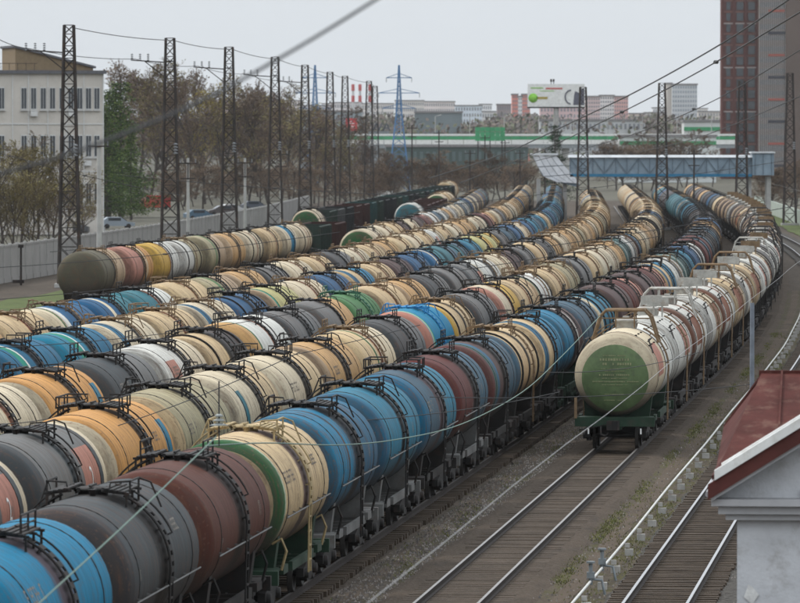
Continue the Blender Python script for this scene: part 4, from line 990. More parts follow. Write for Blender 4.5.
# ------------------------------------------------------------------ trees
def spread(d, ang, q):
    o = d.orthogonal().normalized(); o.rotate(Matrix.Rotation(q.uniform(0, 6.283), 3, d)); return (d * math.cos(ang) + o * math.sin(ang)).normalized()
def bare_tree(seed, leaf=0.0, upright=.35, twigs=1.0, width=1.0, lowb=.16):
    """unit tree 10 m high: returns trunk mesh data and crown (fine twigs, optional buds) mesh data"""
    q = random.Random(seed); T = MB(); K = MB()
    def twig(p, d, L):
        side = d.orthogonal().normalized() * .016
        side.rotate(Matrix.Rotation(q.uniform(0, 6.28), 3, d)); e = p + d * L
        K.add([p - side, p + side, e], [(0, 1, 2)], 0)
        if leaf and q.random() < leaf:
            for _ in range(2):
                c = p + d * (L * q.uniform(.3, 1)); a = Vector((q.gauss(0, 1), q.gauss(0, 1), q.gauss(0, 1))).normalized() * q.uniform(.05, .09); b = a.orthogonal().normalized() * q.uniform(.04, .08)
                K.add([c - a, c + b, c + a, c - b], [(0, 1, 2, 3)], 1)
    def grow(p, d, L, r, lev):
        n = 3; pts = [p]; dd = d
        for i in range(n):
            dd = (dd + Vector((q.gauss(0, .12), q.gauss(0, .12), q.gauss(.04, .08)))).normalized(); pts.append(pts[-1] + dd * (L / n))
        if lev < 3: T.tube(pts, r, 5 if lev < 2 else 4, r2=r * .55, cap=False)
        else:
            sd_ = dd.orthogonal().normalized() * r; K.add([pts[0] - sd_, pts[0] + sd_, pts[-1]], [(0, 1, 2)], 0)
        if lev >= 3:
            for i in range(int(5 * twigs)):
                t = q.uniform(.15, 1); b = pts[min(n - 1, int(t * n))].lerp(pts[min(n, int(t * n) + 1)], t * n % 1); twig(b, spread(dd, q.uniform(.3, .9), q), L * q.uniform(.35, .75))
            return
        k = (6, 6, 6)[lev] if lev else 13
        for i in range(k):
            t = (lowb if lev == 0 else .25) + (1 - lowb if lev == 0 else .75) * (i + q.random()) / k
            t = min(.999, t); j = int(t * n); b = pts[j].lerp(pts[j + 1], t * n - j)
            nd = spread(dd, q.uniform(.45, .95) * (1.0 if lev else width), q); nd = (nd + Vector((0, 0, upright * .6))).normalized()
            grow(b, nd, L * (q.uniform(.40, .58) if lev == 0 else q.uniform(.45, .65)) * (1.15 - .45 * t), r * .42, lev + 1)
    grow(Vector((0, 0, 0)), Vector((0, 0, 1)), 8.2, .12, 0)
    return T, K
m_bark = plain('bark', (.055, .045, .04), .9, .3, 1.5)
def twmat(n, c): return plain(n, c, .9, .35, .25, spec=.1)
m_twig1 = twmat('twigs_brown', (.115, .08, .06)); m_twig2 = twmat('twigs_mauve', (.115, .086, .084)); m_twig3 = twmat('twigs_olive', (.12, .095, .052))
m_bud1 = twmat('buds_olive', (.155, .13, .052)); m_bud2 = twmat('buds_yellow', (.34, .28, .05)); m_bud3 = twmat('buds_brown', (.13, .092, .062)); m_needle = twmat('needles_green', (.045, .08, .022)); m_needle2 = twmat('needles_dark', (.018, .03, .02)); m_needle3 = twmat('needles_light', (.12, .16, .04))
TREES = {}
for nm, seed, leaf, up, tw, wd, tm, bm in (('brown', 1, .35, .4, 1.2, 1.0, m_twig1, m_bud3), ('mauve', 2, .3, .5, 1.2, .9, m_twig2, m_bud3), ('brown2', 3, .45, .35, 1.2, 1.1, m_twig1, m_bud1), ('olive', 4, .45, .5, 1.2, 1.0, m_twig3, m_bud1), ('yellow', 5, .55, .5, 1.0, .9, m_twig1, m_bud2), ('dense', 6, .6, .3, 1.6, 1.3, m_twig1, m_bud3)):
    T, K = bare_tree(seed, leaf, up, tw, wd); TREES[nm] = (T.mesh('trunk', m_bark), K.mesh('crown', [tm, bm]))
def pine_mesh(seed, mats):
    q = random.Random(seed); T = MB(); K = MB(); T.tube([(0, 0, 0), (.05, 0, 5), (0, .04, 10)], .17, 7, r2=.02)
    z = .8
    while z < 9.9:
        Lm = (2.1 * (1 - z / 10.4) ** .75 + .12) * q.uniform(.75, 1.15)
        for k in range(q.randrange(5, 8)):
            a = q.uniform(0, 6.28); L = Lm * q.uniform(.6, 1.15); d = Vector((math.cos(a), math.sin(a), 0)); p0 = Vector((0, 0, z)); pe = p0 + d * L + Vector((0, 0, L * q.uniform(-.25, .15)))
            T.tube([p0, p0.lerp(pe, .5) + Vector((0, 0, .08)), pe], .03, 3, r2=.008, cap=False)
            for j in range(int(16 + 26 * L)):
                t = q.uniform(.15, 1.03); c = p0.lerp(pe, t) + Vector((q.gauss(0, .10), q.gauss(0, .10), q.gauss(0, .07))) * (1.2 - .3 * t) * (1 + .5 * L)
                u = (d + Vector((q.gauss(0, .7), q.gauss(0, .7), q.gauss(.15, .5)))).normalized() * q.uniform(.10, .20); v_ = u.orthogonal().normalized() * q.uniform(.03, .06); v_.rotate(Matrix.Rotation(q.uniform(0, 6.28), 3, u.normalized()))
                K.add([c - v_, c + u * .4 + v_, c + u, c + u * .4 - v_], [(0, 1, 2, 3)], 0 if q.random() < .72 else 1)
        z += .34
    return T.mesh('trunk', m_bark), K.mesh('crown', mats)
TREES['pine'] = pine_mesh(8, [m_needle, m_needle3]); TREES['darkpine'] = pine_mesh(9, [m_needle2, m_needle])
def tree(kind, x, ytop, Y, lab, cat='tree', wide=1.0, group=None, name=None, h=None):
    p = PX(x, ytop, Y); H = h or p.z; p.z = 0; root = empty(name or {'pine': 'pine_tree', 'darkpine': 'pine_tree'}.get(kind, 'bare_tree'), p, rnd.uniform(0, 6.28)); tag(root, lab, cat, group)
    for n_, me in zip(('trunk', 'crown'), TREES[kind]):
        o = obj(n_, me, root); s = H / 10; o.scale = (s * wide, s * wide, s)
    return root
for i, (x, y, Y, wd) in enumerate(((109, 88, 790, 1.2), (121, 80, 800, 1.45), (131, 124, 770, .9), (106, 110, 760, 1.2))):
    tree('pine', x, y, Y, ('green pine just right of the white office block', 'tallest green pine right of the white office block', 'short broad green pine, rightmost by the office block', 'lower green pine against the office block corner')[i], 'tree', wd, 'green pines')
q = random.Random(5); kinds = ['brown', 'mauve', 'brown2', 'dense']
belt = [(120, 74, 1060), (135, 78, 1040), (150, 76, 1000), (160, 88, 980), (172, 84, 1000), (184, 88, 920), (195, 82, 1020), (205, 98, 950), (216, 92, 1040), (222, 104, 930), (236, 96, 1000), (248, 100, 930), (258, 92, 1060), (268, 104, 960), (282, 100, 1020), (290, 108, 940), (302, 106, 1030), (314, 118, 960), (325, 116, 1040), (336, 116, 1080), (346, 138, 1000), (360, 146, 960), (374, 152, 1050), (386, 158, 980), (345, 148, 940), (395, 160, 930)]
for i, (x, y, Y) in enumerate(sorted(belt)):
    tree(kinds[(i * 7 + i // 3) % 4] if x not in (205,) else 'yellow', x, y + q.uniform(-3, 3), Y, ('yellow-budding tree behind the third lattice mast' if x == 205 else '%s in the bare tree belt, counted from the pines' % ('brown leafless tree, ' + ordw(i + 1))), 'tree', q.uniform(.9, 1.25), 'bare tree belt left')
for i, (x, y, Y) in enumerate(((4, 150, 505), (20, 158, 520), (36, 150, 530), (52, 162, 540), (12, 185, 495), (66, 175, 560), (30, 190, 500), (84, 190, 590), (48, 196, 515))):
    tree('olive' if i % 3 != 2 else 'brown2', x, y, Y, 'budding brown-olive shrub before the office block, %s planted' % ordw(i + 1) if False else 'budding olive-brown shrub, %s from the left below the office block' % ordw(sorted([4, 20, 36, 52, 12, 66, 30, 84, 48]).index(x) + 1), 'shrub', 1.2, 'shrubs behind the wall', 'shrub')
CL = ((150, 400, 168, 900, 26, 'in the undergrowth below the bare tree belt'), (408, 532, 160, 960, 14, 'in the clump below the dark green warehouse'), (612, 690, 142, 1150, 9, 'just above the footbridge roof'), (758, 800, 168, 860, 6, 'right of the footbridge stair tower'), (600, 720, 150, 1250, 8, 'far behind the footbridge'))
for (x0, x1, yt, Y, c, wh) in CL:
    for i in range(c):
        x = x0 + (x1 - x0) * (i + .5) / c
        tree('dense', x, yt + q.uniform(-6, 10), Y + q.uniform(-25, 45), 'low brown bush, %s from the left %s' % (ordw(i + 1), wh), 'bush', q.uniform(1.3, 1.8), 'low brown bushes', 'bush')
tree('darkpine', 555, 124, 930, 'dark conifer left of the blue footbridge', 'tree', 1.2)

# ------------------------------------------------------------------ white office block, left
m_office = plain('office_panels', (.48, .45, .41), .85, .12, .25, rust=(.36, .33, .29)); m_officetrim = plain('office_trim', (.52, .52, .51), .8, .1)
m_wframe = plain('window_frame', (.50, .50, .49), .6, .1)
root = empty('office_block', PX(104, 200, 660)); root.location.z = 0; root.rotation_euler.z = R(14)
tag(root, 'white three-storey office block with a brown slanted roof hut', 'building')
TOP = 18.9; W = 46
m = MB(); m.box((-W / 2, 8, TOP / 2), (W, 16, TOP)); obj('wall', m.mesh('wall', m_office), root)
m = MB(); m.box((-W / 2, 7.9, TOP + .2), (W + .5, 16.6, .4)); obj('parapet', m.mesh('parapet', plain('parapet_dark', (.10, .10, .11), .7)), root)
m = MB()
for x in range(0, 14): m.bar((-.3 - x * 1.0 - 8, -.1, TOP + .4), (-.3 - x * 1.0 - 8, -.1, TOP + 1.2), .05)
m.bar((-8, -.1, TOP + 1.2), (-22, -.1, TOP + 1.2), .06); obj('roof_railing', m.mesh('roof_railing', m_lattice), root)
m = MB(); m.prism([(-10.2, 2, TOP + .4), (-.9, 2, TOP + .4), (-.9, 2, TOP + .7), (-10.2, 2, TOP + 3.1)], (0, 9, 0)); roofhut = obj('roof_hut', m.mesh('roof_hut', plain('brown_cladding', (.19, .14, .085), .8, .1)), root)
m = MB(); m.prism([(-10.4, 1.7, TOP + 3.12), (-.6, 1.7, TOP + .68), (-.6, 1.7, TOP + .92), (-10.4, 1.7, TOP + 3.36)], (0, 9.6, 0)); obj('hut_roof', m.mesh('hut_roof', MATS['parapet_dark']), roofhut)
m = MB(); m.box((0, 0, 0), (.72, .10, 2.66)); fr = m.mesh('window', m_wframe)
m = MB(); m.box((-.16, -.06, 0), (.26, .04, 2.4)); m.box((.16, -.06, .0), (.26, .04, 2.4)); pn = m.mesh('pane', m_glass)
m = MB(); m.box((0, -.12, -1.42), (.9, .3, .08)); sl_ = m.mesh('sill', m_officetrim)
for zc in (16.0, 10.4, 4.8):
    for k, x in enumerate((-.85, -1.85, -2.9, -3.95, -5.0, -6.15, -7.25, -8.4, -9.55, -12.2, -13.3, -15.0)):
        o = obj('window', fr, root); o.location = (x, -.03, zc); g_ = obj('pane', pn, o); s_ = obj('sill', sl_, o)
for x in (-.08, -2.4, -4.5, -6.7, -9.0, -10.9, -14.2):
    m = MB(); m.box((x, -.03, TOP / 2), (.12, .08, TOP)); obj('pilaster', m.mesh('pilaster', m_officetrim), root)
for z in (13.0, 7.4):
    m = MB(); m.box((-W / 2, -.045, z), (W, .07, .14)); obj('string_course', m.mesh('string_course', m_officetrim), root)
for x, z in ((-8.4, 14.2), (-3.9, 14.2), (-2.0, 8.4)):
    m = MB(); m.box((x, -.3, z), (.8, .5, .6)); obj('air_conditioner', m.mesh('air_conditioner', m_officetrim), root)

# ------------------------------------------------------------------ parked vehicles behind the wall
def car(x, ybot, Y, col, lab, van=False, rz=0):
    p = PX(x, ybot, Y); p.z = 0; root = empty('parked_van' if van else 'parked_car', p, rz); tag(root, lab, 'van' if van else 'car', 'vehicles parked behind the wall')
    cm = plain('car_' + '_'.join('%03d' % int(c * 999) for c in col), col, .3, .05, 1, spec=.6)
    m = MB(); Lc, Wc = (5.2, 2.0) if van else (4.3, 1.75)
    prof = [(-Lc/2, .35), (Lc/2, .35), (Lc/2, 1.0), (Lc/2-.9, 1.15), (Lc/2-1.3, 2.2), (-Lc/2, 2.25)] if van else [(-Lc/2, .35), (Lc/2, .35), (Lc/2, .75), (Lc/2-1.0, .92), (Lc/2-1.8, 1.45), (-Lc/2+.9, 1.45), (-Lc/2+.25, .98), (-Lc/2, .9)]
    m.prism([(a, -Wc/2, b) for a, b in prof], (0, Wc, 0)); obj('body', m.mesh('body', cm), root)
    m = MB(); zz = (1.35, 1.95) if van else (1.0, 1.36); xr = (Lc/2 - 1.75, Lc/2 - 1.1) if van else (-Lc/2 + .95, Lc/2 - 1.75)
    for y in (-1, 1): m.box(((xr[0] + xr[1]) / 2, y * (Wc/2 + .005), sum(zz) / 2), (xr[1] - xr[0], .02, zz[1] - zz[0]))
    obj('side_window', m.mesh('side_window', m_glass), root)
    m = MB(); m.prism([(Lc/2 - (1.0 if van else 1.1), -Wc/2 + .1, 1.2 if van else 1.0), (Lc/2 - (1.28 if van else 1.72), -Wc/2 + .1, 2.05 if van else 1.40), (Lc/2 - (1.24 if van else 1.68), -Wc/2 + .1, 2.05 if van else 1.42), (Lc/2 - .93, -Wc/2 + .1, 1.2 if van else 1.0)], (0, Wc - .2, 0)); obj('windscreen', m.mesh('windscreen', m_glass), root)
    for a in (-Lc/2 + .8, Lc/2 - .8):
        for y in (-1, 1):
            m = MB(); m.lathe([(-.1, .001), (-.1, .32), (.1, .32), (.1, .001)], 14, 'y', (a, y * (Wc/2 - .08), .32)); obj('wheel', m.mesh('wheel', m_black), root)
    for y in (-.6, .6):
        m = MB(); m.box((Lc/2 + .005, y, .72), (.03, .3, .14)); obj('headlight', m.mesh('headlight', m_white), root)
car(153, 209, 880, (.42, .02, .02), 'red delivery van behind the pines', True, R(200)); car(117, 229, 700, (.22, .26, .30), 'blue-grey car behind the wall below the pines', rz=R(10))
car(200, 220, 770, (.05, .10, .15), 'dark blue car behind the wall between masts', rz=R(20)); car(72, 234, 660, (.05, .05, .055), 'black car below the office block', rz=R(170)); car(86, 234, 665, (.3, .3, .3), 'grey car at the office block corner', rz=R(15))
car(233, 213, 830, (.4, .4, .4), 'light grey car right of the dark blue car', rz=R(15)); car(255, 208, 870, (.05, .06, .08), 'black car, rightmost of the parked row', rz=R(15)); car(222, 214, 815, (.06, .05, .05), 'dark car beside the light grey car', rz=R(195))

# ------------------------------------------------------------------ blue covered footbridge
Yb = 700.0; pxm = F_PX / Yb
xl, xr = (570 - 400) / pxm, (752 - 400) / pxm; zb, zt = 6.45, 9.0; dp = 3.4
root = empty('footbridge', (xl, Yb, 0)); tag(root, 'blue covered footbridge spanning all the tracks', 'footbridge')
m_bpane = plain('bridge_panel_blue', (.19, .25, .30), .35, .25, .5, rust=(.28, .33, .37)); m_bblue = plain('bridge_blue', (.03, .16, .28), .5, .2, .6); m_bwhite = plain('bridge_roof_white', (.52, .54, .56), .6, .15, .6)
Wb = xr - xl
m = MB(); m.box((Wb / 2, dp / 2, zb + .12), (Wb, dp, .24)); obj('deck', m.mesh('deck', m_concrete), root)
m = MB(); m.box((Wb / 2, -.08, zb + .22), (Wb, .14, .36)); obj('lower_beam', m.mesh('lower_beam', m_bblue), root)
m = MB(); m.prism([(-.2, -.35, zt - .1), (-.2, dp + .35, zt - .1), (-.2, dp + .1, zt + .2), (-.2, -.1, zt + .2)], (Wb + .4, 0, 0)); obj('roof', m.mesh('roof', m_bwhite), root)
npan = 16; pw = Wb / npan
m = MB(); m.box((pw / 2, 0, (zb + zt) / 2 + .12), (pw - .08, .05, zt - zb - .55)); pnl = m.mesh('panel', m_bpane)
m = MB(); m.box((0, -.03, (zb + zt) / 2 + .1), (.10, .14, zt - zb - .35)); mul = m.mesh('mullion', plain('bridge_steel', (.12, .16, .2), .6))
m = MB(); m.bar((0, -.10, zb + .45), (pw, -.10, zt - .2), .09); dg = m.mesh('brace', MATS['bridge_steel']); m = MB(); m.bar((0, -.10, zt - .2), (pw, -.10, zb + .45), .09); dg2 = m.mesh('brace', MATS['bridge_steel'])
for i in range(npan):
    obj('panel', pnl, root).location.x = i * pw; o = obj('panel', pnl, root); o.location = (i * pw, dp, 0); obj('mullion', mul, root).location.x = i * pw; obj('brace', dg if i % 2 else dg2, root).location.x = i * pw
# right-hand tower box on piers
m = MB(); m.box((Wb + 1.35, 1.7, 8.05), (2.7, 4.6, 2.75)); tw_ = obj('stair_tower', m.mesh('stair_tower', m_bpane), root)
m = MB(); m.box((Wb + 1.35, 1.7, 9.52), (3.0, 5.0, .18)); obj('tower_roof', m.mesh('tower_roof', m_bwhite), tw_)
for x in (.35, 1.35, 2.4): m = MB(); m.box((Wb + x, -.64, 8.05), (.1, .08, 2.7)); obj('tower_mullion', m.mesh('tower_mullion', MATS['bridge_steel']), tw_)
for x, y in ((-.3, 1.0), (-.3, 2.6), (2.1, .4), (2.1, 2.8)): m = MB(); m.box((Wb + x, y, 3.3), (.55, .5, 6.4)); obj('pier', m.mesh('pier', m_concrete), root)
# white clad stair going down on the left
m = MB(); m.prism([(-4.6, .1, 9.0), (-1.8, .1, 9.0), (1.2, .1, 5.5), (.9, .1, 5.2), (-1.8, .1, 5.9), (-3.4, .1, 6.6)], (0, 2.8, 0)); st_ = obj('stair', m.mesh('stair', MATS['bridge_steel']), root)
m_st = plain('stair_white', (.60, .62, .65), .5, .2, .8, rust=(.36, .39, .43))
tl, tr_ = [(-4.7, 9.1), (-4.0, 7.7), (-3.3, 6.5), (-1.6, 5.8)], [(-1.7, 9.1), (-.7, 7.9), (.3, 6.8), (1.25, 5.6)]
for a in range(3):
    for b in range(4):
        def pt(u, v_):
            L_, R_ = Vector((tl[a][0], 0, tl[a][1])).lerp(Vector((tl[a + 1][0], 0, tl[a + 1][1])), v_), Vector((tr_[a][0], 0, tr_[a][1])).lerp(Vector((tr_[a + 1][0], 0, tr_[a + 1][1])), v_); return L_.lerp(R_, u) + Vector((0, -.1 - .05 * ((a + b) % 2), 0))
        m = MB(); m.prism([pt(b / 4 + .01, .96), pt(b / 4 + .24, .96), pt(b / 4 + .24, .03), pt(b / 4 + .01, .03)], (0, .06, 0)); obj('cladding_panel', m.mesh('cladding_panel', m_st), st_)
m = MB(); m.prism([(-4.9, -.3, 9.16), (-1.5, -.3, 9.16), (-1.5, -.3, 9.4), (-4.9, -.3, 9.4)], (0, 3.4, 0)); obj('stair_roof', m.mesh('stair_roof', m_bwhite), st_)
for x in (-3.9, -.6): m = MB(); m.box((x, 1.4, 3.1), (.5, .6, 6.2)); obj('pier', m.mesh('pier', m_concrete), root)

# ------------------------------------------------------------------ flyover with green and white parapet, far behind
Yf = 1450.0; k_ = F_PX / Yf
root = empty('flyover', ((320 - 400) / k_, Yf, 0)); tag(root, 'distant flyover with white parapet and green stripe', 'flyover'); Lf = (735 - 320) / k_
m_fgreen = plain('green_panel', (.05, .27, .12), .5, .2, .3)
m = MB(); m.box((Lf / 2, 7, 8.8), (Lf, 14, 1.0)); obj('deck', m.mesh('deck', plain('deck_grey', (.24, .26, .27), .8)), root)
for i in range(26):
    m = MB(); m.box((Lf / 26 * (i + .5), -.1, 9.9), (Lf / 26 - .12, .2, 1.15)); obj('parapet_panel', m.mesh('parapet_panel', m_white), root)
    m = MB(); m.box((Lf / 26 * (i + .5), -.12, 10.95), (Lf / 26 - .08, .2, .9)); obj('stripe_panel', m.mesh('stripe_panel', m_fgreen), root)
m = MB(); m.box((Lf / 2, -.1, 11.75), (Lf, .2, .5)); obj('top_rail', m.mesh('top_rail', m_white), root)
for i in range(9): m = MB(); m.box((4 + i * Lf / 9, 6, 4.1), (1.6, 9, 8.3)); obj('pier', m.mesh('pier', m_concrete), root)
for i in range(12): m = MB(); m.tube([(3 + i * Lf / 12, 3, 9), (3 + i * Lf / 12, 3, 16.5), (4.6 + i * Lf / 12, 3, 17)], .1, 6); obj('lamp_post', m.mesh('lamp_post', m_concrete), root)

def box_building(name, x0, x1, yt, Y, zb_, col, lab, floors=0, bays=0, depth=14, wcol=None, rough=.8, band=None, roofcol=None):
    k = F_PX / Y; X0, X1 = (x0 - 400) / k, (x1 - 400) / k; Hh = CAM_H + (HOR - yt) / k; Wd = X1 - X0
    root = empty(name, (X0, Y, 0)); tag(root, lab, 'building', 'distant buildings')
    bm_ = plain('b_' + name + str(int(x0)) + '_' + str(int(Y)), col, rough, .1, .08)
    m = MB(); m.box((Wd / 2, depth / 2, Hh / 2), (Wd, depth, Hh)); obj('wall', m.mesh('wall', bm_), root)
    m = MB(); m.box((Wd / 2, depth / 2, Hh + .3), (Wd + .6, depth + .6, .6)); obj('roof', m.mesh('roof', plain('r_' + str(roofcol), roofcol or (.2, .19, .19), .8)), root)
    if floors:
        fh = (Hh - zb_) / floors; wm = plain('bw_' + str(wcol), wcol or (.20, .21, .23), .3, .2, .1); bw = Wd / bays
        for f in range(floors):
            m = MB()
            for b in range(bays): m.box((bw * (b + .5), -.06, 0), (bw * .5, .12, fh * .5))
            o = obj('window_row', m.mesh('window_row', wm), root); o['kind'] = 'stuff'; o.location.z = zb_ + fh * (f + .5)
    if band:
        for (z0, z1, c) in band: m = MB(); m.box((Wd / 2, -.1, (z0 + z1) / 2), (Wd + .1, .2, z1 - z0)); obj('band', m.mesh('band', plain('bd_' + str(c), c, .6)), root)
    return root
box_building('warehouse', 386, 528, 147, 1330, 0, (.065, .09, .085), 'long dark green warehouse below the flyover', 2, 22, wcol=(.09, .12, .12))
box_building('market_hall', 684, 726, 122, 1600, 0, (.55, .56, .55), 'white hall with green stripe left of the red tower', band=[(12.9, 14.0, (.05, .27, .12))])
box_building('market_hall', 620, 716, 137, 1380, 0, (.52, .54, .53), 'low white hall with green band behind the footbridge', band=[(9.3, 10.2, (.05, .27, .12))])
box_building('grey_hall', 415, 462, 113, 1800, 4, (.16, .19, .20), 'grey-teal hall with sloping roof above the flyover')
box_building('shed_row', 540, 645, 121, 1750, 6, (.45, .46, .46), 'pale shed row behind the billboard pole', 3, 24)
box_building('glass_hall', 300, 362, 112, 1900, 4, (.26, .30, .32), 'pale glass hall behind the red sign panel', 3, 9)
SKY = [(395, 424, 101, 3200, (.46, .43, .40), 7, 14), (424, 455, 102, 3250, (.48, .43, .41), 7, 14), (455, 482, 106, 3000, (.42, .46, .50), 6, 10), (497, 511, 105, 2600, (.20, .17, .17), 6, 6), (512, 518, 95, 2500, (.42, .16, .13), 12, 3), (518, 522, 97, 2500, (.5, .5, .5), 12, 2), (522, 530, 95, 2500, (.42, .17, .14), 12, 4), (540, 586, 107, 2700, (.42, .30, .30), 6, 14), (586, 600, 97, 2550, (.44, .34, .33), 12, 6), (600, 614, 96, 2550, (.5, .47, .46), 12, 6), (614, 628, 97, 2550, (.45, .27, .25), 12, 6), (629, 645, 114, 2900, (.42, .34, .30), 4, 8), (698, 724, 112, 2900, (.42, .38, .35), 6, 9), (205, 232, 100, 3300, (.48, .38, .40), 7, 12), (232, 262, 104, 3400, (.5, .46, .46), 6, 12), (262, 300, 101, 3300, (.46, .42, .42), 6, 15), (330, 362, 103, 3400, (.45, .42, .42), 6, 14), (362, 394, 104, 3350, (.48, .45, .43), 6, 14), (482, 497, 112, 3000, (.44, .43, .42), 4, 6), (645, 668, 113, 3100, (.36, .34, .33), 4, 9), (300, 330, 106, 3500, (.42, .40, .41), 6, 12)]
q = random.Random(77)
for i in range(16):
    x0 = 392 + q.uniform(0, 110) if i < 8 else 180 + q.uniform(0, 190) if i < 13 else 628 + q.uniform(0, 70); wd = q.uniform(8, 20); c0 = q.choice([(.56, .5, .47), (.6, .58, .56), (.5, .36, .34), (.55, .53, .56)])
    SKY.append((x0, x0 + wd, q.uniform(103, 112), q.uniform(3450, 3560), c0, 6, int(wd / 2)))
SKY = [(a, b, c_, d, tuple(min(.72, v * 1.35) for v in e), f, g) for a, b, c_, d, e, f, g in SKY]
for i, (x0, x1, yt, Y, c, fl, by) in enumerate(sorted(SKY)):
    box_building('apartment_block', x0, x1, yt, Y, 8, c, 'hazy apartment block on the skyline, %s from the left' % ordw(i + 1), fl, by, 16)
box_building('tower_block', 672, 697, 85, 2300, 4, (.50, .51, .52), 'tall white tower block right of the footbridge masts', 15, 10, 12, (.26, .29, .33)); box_building('tower_block', 666.5, 672, 84, 2305, 4, (.50, .46, .42), 'beige stair core on the left of the white tower', 0)

# ------------------------------------------------------------------ two towers on the right
Yt = 1500.0; kt = F_PX / Yt
m_brick = plain('tower_brick', (.095, .032, .026), .85, .15, .15); m_brick2 = plain('tower_brick_light', (.15, .07, .056), .85, .15, .15); m_towergrey = plain('tower_grey', (.16, .125, .11), .85, .12, .12); m_towerdark = plain('tower_stone', (.115, .085, .072), .85, .12, .12)
root = empty('red_tower', ((722 - 400) / kt, Yt, 0)); tag(root, 'tall red brick tower block on the right', 'building'); Wt = (757 - 722) / kt
HT = 76.0
m = MB(); m.box((Wt / 2, 5, HT / 2), (Wt, 10, HT)); obj('wall', m.mesh('wall', m_brick), root)
for x in (.0, 3.15, 6.2, Wt): m = MB(); m.box((x, -.15, HT / 2), (.55, .5, HT)); obj('pier', m.mesh('pier', m_brick), root)
m = MB(); m.box((0, -.08, 0), (1.6, .14, 2.1)); wn_ = m.mesh('window', m_glass); m = MB(); m.box((0, -.10, 1.2), (2.5, .22, .35)); pale_ = m.mesh('lintel', plain('pale_lintel', (.30, .26, .245), .8)); m = MB(); m.box((0, -.10, 1.35), (2.5, .2, .5)); red_ = m.mesh('spandrel', m_brick2)
for f in range(24):
    for b, x in enumerate((1.6, 4.7, 7.8)):
        z = 2.0 + f * 2.95
        o = obj('window', wn_, root); o.location = (x, 0, z); o.scale.x = .7 if b == 0 else 1.1
        s_ = obj('lintel' if f % 4 == 1 else 'spandrel', pale_ if f % 4 == 1 else red_, root); s_.location = (x, 0, z)
root = empty('grey_tower', ((757.5 - 400) / kt, Yt - 6, 0)); tag(root, 'tall grey tower block with red and dark bands, far right', 'building'); Wt = 26.0
m = MB(); m.box((Wt / 2, 6, HT / 2), (Wt, 12, HT)); obj('wall', m.mesh('wall', m_towergrey), root)
m = MB(); m.box((9.3, -.4, HT / 2), (4.6, .9, HT)); obj('stone_bay', m.mesh('stone_bay', m_towerdark), root)
m = MB(); m.box((0, -.12, HT / 2), (.20, .35, HT)); fin = m.mesh('fin', plain('fin_white', (.30, .28, .27), .8))
for i in range(14): obj('fin', fin, root).location.x = .1 + i * .52
m = MB(); m.box((0, 0, 0), (4.6, .2, .75)); bd = m.mesh('dark_band', plain('band_dark', (.04, .04, .05), .5)); m = MB(); m.box((0, 0, 0), (4.4, .22, .6)); br_ = m.mesh('red_band', plain('band_red', (.30, .09, .07), .7))
m = MB(); m.box((0, 0, 0), (6.8, .1, 1.3)); gl_ = m.mesh('window_strip', plain('strip_glass', (.10, .105, .115), .3, .2, .2))
for f in range(24):
    z = 2.2 + f * 2.95; o = obj('window_strip', gl_, root); o.location = (3.5, -.02, z)
    if f % 2 == 0: o = obj('dark_band' if f % 4 == 0 else 'red_band', bd if f % 4 == 0 else br_, root); o.location = (4.6, -.25, z + 1.3)
    o = obj('window', wn_, root); o.location = (12.9, 0, z); o = obj('window', wn_, root); o.location = (16, 0, z)

# ------------------------------------------------------------------ billboard, signs, pylons, chimneys
kb = F_PX / 1200; root = empty('billboard', ((556 - 400) / kb, 1200, 0)); tag(root, 'large white billboard with green key motif on a single pole', 'billboard')
bx = lambda x: (x - 556) / kb
bz = lambda y: CAM_H + (HOR - y) / kb
m = MB(); m.box((0, 0, (bz(84) + bz(107)) / 2), (57 / kb, .8, 23 / kb)); obj('panel', m.mesh('panel', m_white), root)
m = MB(); m.box((0, -.05, bz(107.5)), (57.5 / kb, 1.2, .3)); obj('lower_edge', m.mesh('lower_edge', m_black), root)
m = MB(); m.tube([(0, 0, 0), (0, 0, bz(108))], .55, 12); obj('pole', m.mesh('pole', m_concrete), root)
m = MB(); m.lathe([(-.02, .001), (-.02, 1.0), (.02, 1.0), (.02, .001)], 20, 'y', (bx(533), -.43, bz(98))); obj('green_roundel', m.mesh('green_roundel', plain('sign_lime', (.22, .5, .06), .5)), root)
m = MB(); m.box((bx(542), -.43, bz(98)), (11 / kb, .04, .5)); obj('key_bar', m.mesh('key_bar', plain('sign_ochre', (.35, .27, .06), .5)), root)
m = MB()
for i in range(16): m.box((bx(546 + i * 1.05), -.43, bz(88.5)), (.16, .04, .36))
obj('red_lettering', m.mesh('red_lettering', plain('sign_red', (.5, .06, .05), .5)), root)['kind'] = 'stuff'
m = MB()
for i in range(12): m.box((bx(531 + i * 1.05), -.43, bz(88)), (.14, .04, .3))
for i in range(14): m.box((bx(540 + i * 1.05), -.43, bz(91)), (.13, .04, .2))
obj('green_lettering', m.mesh('green_lettering', MATS['sign_lime']), root)['kind'] = 'stuff'
m = MB(); m.prism([(bx(577), -.45, bz(105)), (bx(584), -.45, bz(105)), (bx(584), -.45, bz(88)), (bx(581), -.45, bz(89)), (bx(579), -.45, bz(93)), (bx(575), -.45, bz(91)), (bx(574), -.45, bz(95)), (bx(573), -.45, bz(105))], (0, .04, 0)); m.tube([(bx(571) + 1.3 * math.cos(a_ * .5 + 1.6), -.44, bz(97) + 1.5 * math.sin(a_ * .5 + 1.6)) for a_ in range(7)], .16, 5); obj('dark_figure', m.mesh('dark_figure', plain('sign_dark', (.10, .10, .13), .6)), root)
m = MB()
for x in (551, 553.5): m.bar((bx(x), 0, bz(84)), (bx(x), 0, bz(79.5)), .16); m.box((bx(x), 0, bz(80.5)), (.4, .3, .6))
obj('floodlight_bracket', m.mesh('floodlight_bracket', m_lattice), root)
